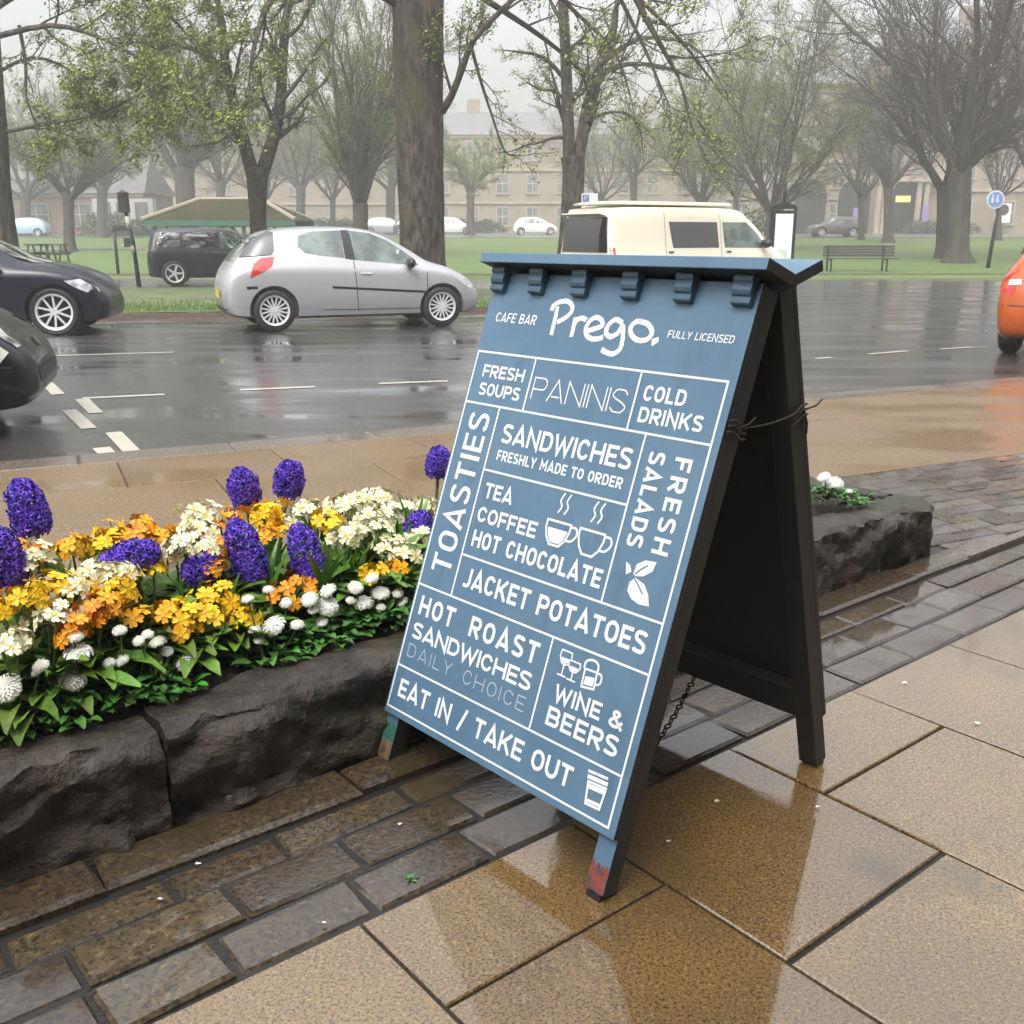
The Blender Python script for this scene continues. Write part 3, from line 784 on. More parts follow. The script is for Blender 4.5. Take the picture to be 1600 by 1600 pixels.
# slack chain low down between the leaves
c0, c1_ = F(.62, .2, -.055), Bk(.41, .16, -.052)
mb = MB(); n = 34
for i in range(n):
    t = (i + .5) / n; p = c0.lerp(c1_, t); p.z -= .09 * 4 * t * (1 - t); p.z = max(p.z, .008)
    ring = []
    for k in range(9):
        a = 2 * math.pi * k / 8
        e = (c1_ - c0).normalized(); o = Vector((0, 0, 1)) if i % 2 else e.cross(Vector((0, 0, 1))).normalized()
        ring.append(tuple(p + e * .013 * math.cos(a) + o * .0075 * math.sin(a)))
    mb.tube(ring, .0024, 5, cap=False)
mb.build('chain', M_chain, board, smooth=True)

# ------------------------------------------------------------------ bedding plants
M_leaf = mat('primula_leaf', (.075, .175, .016), .42, col2=(.15, .26, .03), scale=14, island=.35, bump=.35, bscale=70)
M_leafd = mat('daisy_leaf', (.035, .13, .020), .42, col2=(.08, .22, .035), scale=20, island=.4)
M_blade = mat('hyacinth_leaf', (.05, .15, .02), .35, col2=(.10, .22, .03), scale=12, island=.3)
M_stem = mat('flower_stem', (.10, .15, .045), .5)
M_bloom = {
    'yellow': mat('yellow_petal', (.86, .60, .008), .55, col2=(.86, .50, .004), scale=25, island=.12, hue=.008),
    'gold': mat('golden_petal', (.86, .47, .006), .55, col2=(.84, .36, .005), scale=25, island=.12, hue=.01),
    'orange': mat('orange_petal', (.78, .24, .008), .55, col2=(.82, .38, .01), scale=25, island=.15, hue=.015),
    'cream': mat('cream_petal', (.80, .75, .46), .55, col2=(.82, .79, .60), scale=25, island=.08, hue=.005)}
M_eye = mat('flower_eye', (.80, .48, .02), .6)
M_eyec = mat('pale_flower_eye', (.75, .58, .08), .6)
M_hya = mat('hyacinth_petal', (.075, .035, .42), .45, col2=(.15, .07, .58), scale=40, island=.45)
M_hyad = mat('hyacinth_floret_tube', (.040, .016, .22), .5, island=.4)  # darker violet for the tubes of the florets
M_daisy = mat('daisy_petal', (.84, .83, .78), .6, col2=(.80, .80, .68), scale=40, island=.05, hue=.004)
M_daisy_eye = mat('daisy_eye', (.62, .60, .12), .7)

def frame_to(d, roll=0.0):
    d = Vector(d).normalized(); u = Vector((0, 0, 1)) if abs(d.z) < .95 else Vector((1, 0, 0))
    x = u.cross(d).normalized(); y = d.cross(x)
    M = Matrix((x, y, d)).transposed(); return M @ Matrix.Rotation(roll, 3, 'Z')
def leaf(mb, base, yaw, length, width, arch, r, m=0, wav=.12, curl=.5, segs=6):
    """one arched leaf with a folded midrib"""
    d = Vector((math.cos(yaw), math.sin(yaw), 0)); sd = Vector((-d.y, d.x, 0)); vs = []
    for i in range(segs + 1):
        t = i / segs
        ang = arch[0] + (arch[1] - arch[0]) * t
        if i == 0: p = Vector(base)
        else: p = p + (d * math.cos(ang) + Vector((0, 0, 1)) * math.sin(ang)) * (length / segs)
        wd = width * (math.sin(math.pi * min(1, .08 + t * .92) ** .75)) ** .7 * .5 if i < segs else width * .05
        up = (Vector((0, 0, 1)) * math.cos(ang) - d * math.sin(ang))
        w1 = wav * width * r.uniform(-1, 1); w2 = wav * width * r.uniform(-1, 1)
        vs += [p + sd * wd + up * (wd * curl + w1), p + up * 0, p - sd * wd + up * (wd * curl + w2)]
    fs = []
    for i in range(segs):
        a = 3 * i; fs += [(a, a + 1, a + 4, a + 3), (a + 1, a + 2, a + 5, a + 4)]
    mb.add(vs, fs, m)
def primrose(mb, c, d, rad, r, mp=0, me=1):
    """five notched petals round an eye"""
    M = frame_to(d, r.uniform(0, 6)); c = Vector(c)
    for k in range(5):
        a = 2 * math.pi * k / 5; w_ = .62
        pts = [(0, -.1, .05), (.40, -.30, .14), (.86, -w_ * .62, .10), (1.0, -.20, .02), (.88, 0, .05), (1.0, .20, .02), (.86, w_ * .62, .10), (.40, .30, .14)]
        z = r.uniform(-.12, .16)
        vs = []
        for x, y, h in pts:
            q = Vector((x * math.cos(a) - y * math.sin(a), x * math.sin(a) + y * math.cos(a), h + z * x + .03 * k / 5)) * rad
            vs.append(c + M @ q)
        mb.add(vs, [(0, 1, 2, 3), (0, 3, 4, 5), (0, 5, 6, 7)], mp)
    ev = [c + M @ (Vector((.24 * math.cos(2 * math.pi * k / 7), .24 * math.sin(2 * math.pi * k / 7), .17)) * rad) for k in range(7)]
    mb.add(ev + [c + M @ Vector((0, 0, .11 * rad))], [(k, (k + 1) % 7, 7) for k in range(7)], me)

def polyanthus(root, r, bloom, h, spread, n, eye):
    mb = MB()
    for k in range(r.randint(14, 19)):
        leaf(mb, (r.uniform(-.015, .015), r.uniform(-.015, .015), 0), r.uniform(0, 6.28), r.uniform(.10, .17) + h * .2, r.uniform(.045, .07), (r.uniform(.7, 1.5), r.uniform(-.7, .3)), r)
    mb.build('leaves', M_leaf, root, smooth=True)
    st_, fl = MB(), MB()
    heads = 1 if spread < .035 else r.randint(2, 3)
    for j in range(heads):
        a = r.uniform(0, 6.28); o = 0 if heads == 1 else spread * .62
        top = Vector((o * math.cos(a + j * 2.2), o * math.sin(a + j * 2.2), h * r.uniform(.86, 1.04)))
        st_.tube(catmull([(0, 0, 0), tuple(top * .5 + Vector((.006, 0, 0))), tuple(top - Vector((0, 0, .012)))], 3), .003, 5)
        k = 0; nn = n // heads
        for i in range(nn):
            t = (i + .5) / nn; ph = math.acos(1 - 1.25 * t); th = i * 2.4 + r.uniform(-.3, .3)
            d = Vector((math.sin(ph) * math.cos(th), math.sin(ph) * math.sin(th), math.cos(ph) * .9 + .1))
            rr = spread * r.uniform(.48, 1.12) * (.85 if heads > 1 else 1)
            c = top + Vector((d.x * rr, d.y * rr, d.z * rr * .75 - .004))
            st_.tube([tuple(top - Vector((0, 0, .014))), tuple(c)], .0014, 4, cap=False)
            primrose(fl, c, d + Vector((r.uniform(-.5, .5), r.uniform(-.5, .5), .1)), r.uniform(.0165, .0255), r)
    st_.build('stem', M_stem, root, smooth=True)
    fl.build('flower_cluster', [M_bloom[bloom], eye], root)

def hyacinth(root, r, h, lean, length=.13):
    dr = Vector((math.sin(lean[0]) * math.cos(lean[1]), math.sin(lean[0]) * math.sin(lean[1]), math.cos(lean[0])))
    b0 = Vector((0, 0, 0)); s0 = dr * (h - length) if h > length else dr * .02
    tip = s0 + dr * length
    mb = MB(); mb.tube(catmull([(0, 0, 0), tuple(s0), tuple(tip)], 4), [.006] * 8 + [.003], 6); mb.build('stem', M_stem, root, smooth=True)
    mb = MB(); rows = 10; x = frame_to(dr)
    for j in range(rows):
        t = j / (rows - 1); rr = .052 * math.sqrt(max(.12, 1 - (max(0, t - .5) / .56) ** 2)) * (.8 + .2 * min(1, t * 5))
        m = 10 if j < rows - 2 else 8 if j < rows - 1 else 6
        for k in range(m):
            a = 2 * math.pi * (k + .5 * (j % 2)) / m + r.uniform(-.12, .12); up = -.2 + 2.0 * max(0, t - .55)
            d = (x @ Vector((math.cos(a), math.sin(a), up))).normalized(); c = s0 + dr * (length * (.04 + .93 * t)) + d * rr * r.uniform(.72, .95)
            M = frame_to(d, r.uniform(0, 1)); fr = r.uniform(.0150, .0205)
            vb = [c - d * .016 + M @ (Vector((math.cos(6.283 * q / 5), math.sin(6.283 * q / 5), 0)) * .0035) for q in range(5)]
            vm = [c + M @ (Vector((math.cos(6.283 * q / 5), math.sin(6.283 * q / 5), 0)) * .0055) for q in range(5)]
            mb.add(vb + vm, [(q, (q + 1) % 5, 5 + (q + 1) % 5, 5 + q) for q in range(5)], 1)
            for q in range(6):
                b_ = 6.283 * q / 6; e = Vector((math.cos(b_), math.sin(b_), 0)); s_ = Vector((-e.y, e.x, 0))
                pts = [e * .003 + s_ * .0028, e * .003 - s_ * .0028, e * fr * .62 - s_ * .0036 + Vector((0, 0, .003)), e * fr * 1.08 + Vector((0, 0, -.0035 + r.uniform(-.002, .002))), e * fr * .62 + s_ * .0036 + Vector((0, 0, .003))]
                mb.add([c + M @ p for p in pts], [(0, 1, 2, 3), (0, 3, 4)], 0)
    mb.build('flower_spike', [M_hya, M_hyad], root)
    for k in range(r.randint(4, 6)):
        mb = MB(); leaf(mb, (r.uniform(-.01, .01), r.uniform(-.01, .01), 0), r.uniform(0, 6.28), r.uniform(.15, .22), r.uniform(.022, .032), (r.uniform(1.2, 1.5), r.uniform(.7, 1.3)), r, wav=.03, curl=.55, segs=7)
        mb.build('leaf', M_blade, root, smooth=True)

def daisy_plant(root, r, heads, wide=.075):
    mb = MB()
    for k in range(52):
        a = r.uniform(0, 6.28); d = wide * math.sqrt(r.random()); L = r.uniform(.028, .05)
        b = Vector((d * math.cos(a), d * math.sin(a), r.uniform(.004, .035 + .02 * (1 - d / wide))))
        leaf(mb, b, a + r.uniform(-.8, .8), L, L * r.uniform(.52, .72), (r.uniform(.3, 1.2), r.uniform(-.5, .2)), r, wav=.05, curl=.35, segs=4)
    mb.build('leaves', M_leafd, root, smooth=True)
    for (x, y, z, R_, tilt, ya) in heads:
        mb = MB(); top = Vector((x, y, z)); d = Vector((math.sin(tilt) * math.cos(ya), math.sin(tilt) * math.sin(ya), math.cos(tilt)))
        mb.tube(catmull([(x * .3, y * .3, .0), (x * .7, y * .7, z * .6), tuple(top - d * R_ * .3)], 3), .0022, 5, m=2)
        M = frame_to(d)
        nn = 130
        for k in range(nn):                          # short quilled petals over a flattened ball
            t = (k + .5) / nn; ph = math.acos(1 - 1.28 * t); a = k * 2.39996; e = 1 + r.uniform(-.12, .12)
            u = Vector((math.sin(ph) * math.cos(a), math.sin(ph) * math.sin(a), math.cos(ph) * .62 + .2)) * R_ * e
            o_ = Vector((math.cos(a), math.sin(a), 0)); s_ = Vector((-o_.y, o_.x, 0)); dn = (o_ * math.cos(ph) - Vector((0, 0, 1)) * math.sin(ph) * .74)
            L = R_ * (.20 + .22 * t); wd = R_ * (.07 + .06 * t); lift = Vector((o_.x * math.sin(ph), o_.y * math.sin(ph), math.cos(ph))) * R_ * .10
            mb.add([top + M @ q for q in (u - dn * L * .5 - lift + s_ * wd * .6, u - dn * L * .5 - lift - s_ * wd * .6, u + dn * L * .3 - s_ * wd, u + dn * L * .62 + lift * .4, u + dn * L * .3 + s_ * wd)], [(0, 1, 2, 3, 4)], 0 if t > .035 or R_ > .02 else 1)
        mb.lathe([(R_ * .001, R_ * .74), (R_ * .55, R_ * .62), (R_ * .84, R_ * .34), (R_ * .84, R_ * .05), (R_ * .3, -R_ * .12), (R_ * .001, -R_ * .15)], 12, 0, Matrix.Translation(top) @ M.to_4x4())
        mb.build('flower_head', [M_daisy, M_daisy_eye, M_stem], root)

def plant_at(u, v, t, name, label, cat, group=None):
    p = at_t(u, v, t); zs = soil_z(t) - .004
    return thing(name, label, cat, (p.x, p.y, zs), 0, group), p.z - zs
r = random.Random(3)
# polyanthus: pixel of the flower cluster, its row in the bed, colour, cluster radius, florets
POLY = [
 (6, 800, 2.66, 'orange', .045, 16, 'orange polyanthus at the left end of the back row beside a tall violet hyacinth'),
 (150, 815, 2.62, 'yellow', .062, 26, 'broad yellow polyanthus right of the tall leftmost hyacinth'),
 (112, 838, 2.56, 'gold', .04, 14, 'low golden polyanthus just below the broad yellow one'),
 (240, 800, 2.64, 'gold', .05, 18, 'domed golden polyanthus left of the big cream dome'),
 (292, 812, 2.6, 'cream', .062, 26, 'big cream dome polyanthus between golden and orange ones'),
 (355, 772, 2.74, 'cream', .045, 18, 'cream polyanthus below the small violet hyacinth at the back'),
 (362, 806, 2.62, 'orange', .045, 16, 'orange polyanthus above the leaning middle hyacinth'),
 (338, 850, 2.5, 'orange', .045, 16, 'tall orange polyanthus left of the leaning middle hyacinth'),
 (268, 858, 2.5, 'cream', .05, 18, 'cream polyanthus right of the fallen hyacinth'),
 (435, 790, 2.66, 'gold', .052, 20, 'golden polyanthus under the back right hyacinth'),
 (470, 768, 2.74, 'cream', .05, 18, 'cream polyanthus right of the back right hyacinth'),
 (500, 822, 2.58, 'yellow', .045, 16, 'yellow polyanthus above the largest violet hyacinth'),
 (425, 832, 2.54, 'gold', .04, 14, 'small golden polyanthus between the two big hyacinths'),
 (560, 800, 2.66, 'cream', .066, 28, 'wide cream polyanthus in the back right of the bed'),
 (590, 776, 2.76, 'cream', .055, 20, 'cream polyanthus at the back near the board'),
 (648, 786, 2.70, 'cream', .052, 20, 'cream polyanthus touching the left edge of the board, upper'),
 (520, 785, 2.74, 'orange', .035, 10, 'small orange polyanthus at the very back of the bed'),
 (582, 836, 2.5, 'cream', .05, 18, 'cream polyanthus in the middle right of the bed'),
 (576, 900, 2.34, 'yellow', .036, 12, 'small yellow polyanthus right of the largest hyacinth'),
 (620, 912, 2.34, 'gold', .026, 8, 'tiny golden polyanthus near the left edge of the board'),
 (628, 886, 2.42, 'cream', .055, 20, 'pale cream polyanthus beside the board, middle height'),
 (640, 838, 2.52, 'cream', .04, 12, 'small cream polyanthus beside the board under a violet hyacinth'),
 (452, 922, 2.36, 'orange', .058, 20, 'bright orange polyanthus under the largest hyacinth'),
 (165, 888, 2.42, 'cream', .048, 20, 'cream dome polyanthus under the fallen hyacinth'),
 (92, 915, 2.38, 'cream', .048, 18, 'cream polyanthus above the left yellow one'),
 (42, 862, 2.5, 'cream', .045, 14, 'cream polyanthus behind green leaves at the left'),
 (22, 938, 2.34, 'yellow', .055, 20, 'deep yellow polyanthus at the left edge of the bed'),
 (128, 958, 2.30, 'orange', .055, 20, 'orange polyanthus left of the yellow middle one'),
 (196, 932, 2.34, 'gold', .055, 22, 'golden orange polyanthus in the middle left of the bed'),
 (60, 968, 2.29, 'cream', .05, 18, 'cream polyanthus below the deep yellow one'),
 (14, 1008, 2.24, 'cream', .045, 16, 'cream polyanthus with yellow eyes at the left front'),
 (272, 962, 2.30, 'yellow', .04, 14, 'yellow polyanthus left half of the front pair'),
 (335, 950, 2.31, 'yellow', .058, 24, 'large yellow polyanthus at the front middle of the bed'),
 (225, 890, 2.44, 'yellow', .03, 8, 'small yellow polyanthus below the fallen hyacinth'),
]
POLY += [
 (70, 800, 2.7, 'yellow', .04, 16, 'yellow polyanthus right beside the tall leftmost hyacinth'), (190, 790, 2.72, 'yellow', .045, 16, 'yellow polyanthus at the back between broad yellow and golden ones'),
 (205, 830, 2.56, 'orange', .04, 14, 'orange polyanthus just above the fallen hyacinth'), (300, 775, 2.76, 'cream', .04, 14, 'cream polyanthus at the very back left of the small hyacinths'),
 (410, 765, 2.76, 'cream', .045, 16, 'cream polyanthus between the two small back hyacinths'), (400, 805, 2.62, 'yellow', .045, 16, 'yellow polyanthus right behind the leaning middle hyacinth'),
 (530, 840, 2.5, 'cream', .045, 16, 'cream polyanthus right above the green blades in the middle'), (540, 790, 2.7, 'cream', .05, 18, 'cream polyanthus left part of the wide pale back group'),
 (620, 810, 2.62, 'cream', .05, 18, 'cream polyanthus near the board between pale back group and blades'), (610, 860, 2.46, 'cream', .045, 16, 'cream polyanthus at middle height left of the low violet hyacinth'),
 (300, 855, 2.48, 'cream', .045, 16, 'cream polyanthus left of the tall orange one'), (345, 885, 2.42, 'orange', .04, 12, 'low orange polyanthus below the tall orange one'),
 (70, 935, 2.36, 'yellow', .05, 18, 'yellow polyanthus right of the deep yellow one at left'), (160, 925, 2.36, 'yellow', .045, 16, 'yellow polyanthus between orange and golden orange ones at left'),
 (300, 985, 2.27, 'gold', .04, 14, 'low golden polyanthus beneath the large yellow one'), (370, 965, 2.30, 'yellow', .045, 16, 'yellow polyanthus right half of the front pair'),
 (235, 960, 2.31, 'gold', .04, 14, 'golden polyanthus left of the front yellow pair'), (100, 985, 2.27, 'orange', .04, 14, 'low orange polyanthus at the left front'),
 (485, 905, 2.38, 'orange', .04, 12, 'orange polyanthus touching the right foot of the largest hyacinth'), (30, 830, 2.58, 'orange', .04, 14, 'orange polyanthus below the tall leftmost hyacinth'),
]
for (u, v, t, c, sp, n, lab) in POLY:
    root, h = plant_at(u, v, t, 'polyanthus', lab, 'flower', 'polyanthus plants in the raised bed')
    h = max(.07, min(.24, h)); polyanthus(root, r, c, h + .006, sp * 1.2, int(n * 1.2), M_eyec if c == 'cream' else M_eye)
HYA = [
 (42, 792, 2.68, .135, (.35, 2.6), 'tall violet hyacinth leaning left at the left of the back row'),
 (4, 872, 2.46, .13, (.15, 2.6), 'violet hyacinth cut by the left edge of the picture'),
 (205, 860, 2.46, .12, (1.25, .35), 'violet hyacinth fallen over sideways onto a cream polyanthus'),
 (380, 760, 2.78, .095, (.12, 2.8), 'small violet hyacinth at the back, left of two'),
 (452, 748, 2.82, .095, (.2, .4), 'small violet hyacinth at the back, right of two'),
 (382, 858, 2.44, .165, (.38, 2.6), 'violet hyacinth leaning left in the middle of the bed'),
 (478, 868, 2.40, .175, (.38, 2.5), 'largest violet hyacinth leaning left above an orange polyanthus'),
 (686, 722, 2.84, .085, (.1, .4), 'violet hyacinth peeping past the upper left edge of the board'),
 (656, 824, 2.56, .08, (.2, .2), 'low violet hyacinth half hidden by the left edge of the board'),
 (318, 888, 2.44, .07, (.9, .2), 'dark low violet hyacinth beneath the cream and orange polyanthus'),
]
for (u, v, t, L, lean, lab) in HYA:
    root, h = plant_at(u, v, t, 'hyacinth', lab, 'flower', 'violet hyacinths in the raised bed')
    h = max(.08, h); dr = Vector((math.sin(lean[0]) * math.cos(lean[1]), math.sin(lean[0]) * math.sin(lean[1]), math.cos(lean[0])))
    top = h + dr.z * L * .5
    p = root.location; k = (h / max(.35, dr.z)); root.location = (p.x - dr.x * k, p.y - dr.y * k, p.z)
    hyacinth(root, r, k + L * .42, lean, L * .88)
DAISY = [   # plants along the front edge; every flower head by its pixel, with its row
 ([(14, 1086, 22), (60, 1060, 9), (4, 1112, 12)], 2.22, 'white daisy plant at the left front corner of the picture'),
 ([(114, 1072, 20), (124, 1032, 20), (66, 1050, 12), (118, 1005, 12)], 2.215, 'white daisy plant with four pompon heads stacked near the left front'),
 ([(188, 995, 11), (192, 1042, 12), (172, 1045, 10), (232, 1000, 9)], 2.23, 'white daisy plant with small half open heads below the golden polyanthus'),
 ([(294, 1042, 21), (248, 1012, 13), (262, 1026, 9), (218, 1010, 9)], 2.215, 'white daisy plant with one big pompon in front of the yellow polyanthus'),
 ([(430, 988, 19), (398, 992, 10), (465, 985, 11), (405, 1008, 9), (388, 945, 10)], 2.215, 'white daisy plant with a round pompon at the middle of the front edge'),
 ([(514, 932, 14), (512, 956, 17), (485, 945, 13), (490, 962, 9), (505, 1006, 11)], 2.235, 'white daisy plant with clustered heads right of the orange polyanthus'),
 ([(556, 926, 12), (596, 936, 15), (568, 952, 16), (582, 912, 11), (548, 946, 8)], 2.255, 'white daisy plant with five heads below the small yellow polyanthus'),
 ([(630, 955, 10), (622, 935, 9), (596, 962, 8)], 2.235, 'white daisy plant against the left edge of the board'),
 ([(420, 930, 9), (448, 950, 10)], 2.27, 'white daisy plant with two small heads under the bright orange polyanthus'),
 ([(1288, 752, 10), (1302, 768, 14), (1294, 782, 10)], 2.26, 'cream white daisy plant right of the board near the end stone'),
 ([(1325, 785, 5)], 2.21, 'low green daisy plant nearest the end stone of the bed'),
]
for hs_, t, lab in DAISY:
    ps = [(at_t(u, v, t), pr) for u, v, pr in hs_]
    cx = sum(p.x for p, _ in ps) / len(ps); cy_ = sum(p.y for p, _ in ps) / len(ps); zs = soil_z(t) - .004
    root = thing('daisy_plant', lab, 'flower', (cx, cy_, zs), 0, 'white daisies along the front of the bed')
    heads = []
    for p, pr in ps:
        d = math.hypot(p.x, p.y); heads.append((p.x - cx, p.y - cy_, max(.055, p.z - zs + .012), pr * d / FPX * 1.0, r.uniform(.1, .7), r.uniform(3.4, 5.6)))
    daisy_plant(root, r, heads, .078)
# leafy daisy cushions without open heads fill the front edge
for u, v in ((35, 1130), (100, 1115), (235, 1050), (470, 1000), (545, 975), (610, 975)):
    p = at_t(u, v, 2.25); root = thing('daisy_plant', 'small dark green daisy cushion without open flowers along the front stone edge', 'flower', (p.x, p.y, soil_z(2.25) - .004), 0, 'green daisy cushions')
    daisy_plant(root, r, [], .06)
# blades of hyacinths that carry no flower
for u, v, t in ((285, 790, 2.78), (320, 790, 2.8), (490, 745, 2.84), (110, 800, 2.76), (125, 800, 2.78), (540, 880, 2.42), (560, 900, 2.4), (95, 850, 2.52), (610, 820, 2.62), (665, 770, 2.78), (425, 850, 2.5), (300, 905, 2.4), (60, 800, 2.7), (400, 765, 2.8), (470, 750, 2.84), (350, 870, 2.46), (515, 880, 2.42), (150, 870, 2.48), (180, 865, 2.5), (250, 930, 2.38), (530, 900, 2.38), (395, 890, 2.42), (630, 860, 2.5), (600, 780, 2.78), (20, 900, 2.42), (215, 915, 2.4), (80, 890, 2.44), (350, 915, 2.36), (440, 880, 2.42), (570, 860, 2.48), (640, 800, 2.66)):
    root, h = plant_at(u, v, t, 'flowerless_plant', 'upright green hyacinth blades without a flower in the bed', 'plant', 'flowerless hyacinth blades')
    for k in range(r.randint(3, 5)):
        mb = MB(); leaf(mb, (r.uniform(-.012, .012), r.uniform(-.012, .012), 0), r.uniform(0, 6.28), max(.13, min(.24, h * 1.1)) * r.uniform(.8, 1.1), r.uniform(.022, .03), (r.uniform(1.25, 1.5), r.uniform(.9, 1.4)), r, wav=.03, curl=.55, segs=7)
        mb.build('leaf', M_blade, root, smooth=True)
# the planting goes on behind the board
for s in (1.95, 2.2, 2.45, 2.7, 2.95):
    for t in (2.3, 2.55, 2.7):
        p = st(s + r.uniform(-.08, .08), t); root = thing('polyanthus', 'polyanthus growing in the bed behind the sandwich board', 'flower', (p.x, p.y, soil_z(t) - .004), 0, 'polyanthus plants behind the board')
        polyanthus(root, r, r.choice(['cream', 'yellow', 'orange']), .13, .05, 16, M_eye)
# fallen petals and one weed on the paving
mb = MB()
for u, v in ((625, 1288), (507, 1442), (1413, 1067), (1527, 1130), (1278, 1261), (1120, 1252), (250, 1405), (310, 1350), (1045, 1315), (470, 688), (530, 665), (560, 680)):
    p = gp(u, v, .004)
    if v < 720: p = gp(u, v, -.085) if v < 690 else p
    k = r.uniform(.005, .009); a = r.uniform(0, 6)
    mb.add([p + Vector((k * math.cos(a + q), k * .7 * math.sin(a + q), .002 * (q % 2))) for q in (0, 1.2, 2.4, 3.7, 5)] + [p + Vector((0, 0, .004))], [(q, (q + 1) % 5, 5) for q in range(5)])
tag(mb.build('fallen_petals', M_daisy), 'white fallen petals scattered on the wet paving', 'petals', kind='stuff')
p = gp(643, 1372); root = tag(None or bpy.data.objects.new('weed', None), 'tiny green weed growing in the joint of the setts', 'weed'); COL.objects.link(root); root.location = p
mb = MB()
for k in range(9): leaf(mb, (r.uniform(-.006, .006), r.uniform(-.006, .006), -.004), r.uniform(0, 6.28), r.uniform(.012, .022), .007, (r.uniform(.5, 1.3), 0), r, segs=4)
mb.build('leaves', M_leafd, root, smooth=True)

# ------------------------------------------------------------------ vehicles
def paint(name, col, metal=.0, rough=.3, coat=.8): return mat(name, col, rough, metal=metal, coat=coat, crough=.06, spec=.5 if coat > .5 else .25)
M_silver = paint('silver_car_paint', (.40, .40, .415), .35, .34)
M_navy = paint('navy_car_paint', (.006, .007, .016), coat=.4)
M_black_car = paint('black_car_paint', (.004, .004, .007), coat=.4)
M_grey_car = paint('dark_grey_car_paint', (.014, .015, .019), coat=.4)
M_cream_car = paint('cream_van_paint', (.70, .64, .50))
M_orange_car = paint('orange_car_paint', (.42, .078, .009), 0, .25, .5)
M_pale_blue = paint('pale_blue_car_paint', (.33, .47, .58))
M_white_car = paint('white_car_paint', (.72, .72, .72))
M_brown_car = paint('brown_grey_car_paint', (.07, .06, .06))
M_glass = mat('car_glass', (.022, .040, .034), .06, col2=(.10, .15, .115), scale=2.6, mixlo=.42, mixhi=.58, spec=.8, coat=1, crough=.02)
M_tint = mat('tinted_glass', (.012, .011, .013), .05, spec=.8, coat=1, crough=.02)
M_lampglass = mat('headlamp_glass', (.60, .62, .60), .08, col2=(.25, .26, .27), scale=9, coat=1, crough=.03)
M_lampw = mat('headlamp_clear', (.72, .74, .66), .12, col2=(.50, .54, .46), scale=16, coat=1, crough=.03)
M_tail = mat('tail_lamp_red', (.55, .02, .012), .12, col2=(.40, .012, .01), scale=10, coat=1, crough=.03)
M_tailw = mat('tail_lamp_clear', (.75, .55, .50), .12, coat=1)
M_plate = mat('yellow_number_plate', (.72, .48, .04), .4, col2=(.45, .30, .03), scale=22, mixlo=.5, mixhi=.6)
M_seam = mat('panel_gap', (.02, .02, .02), .6)

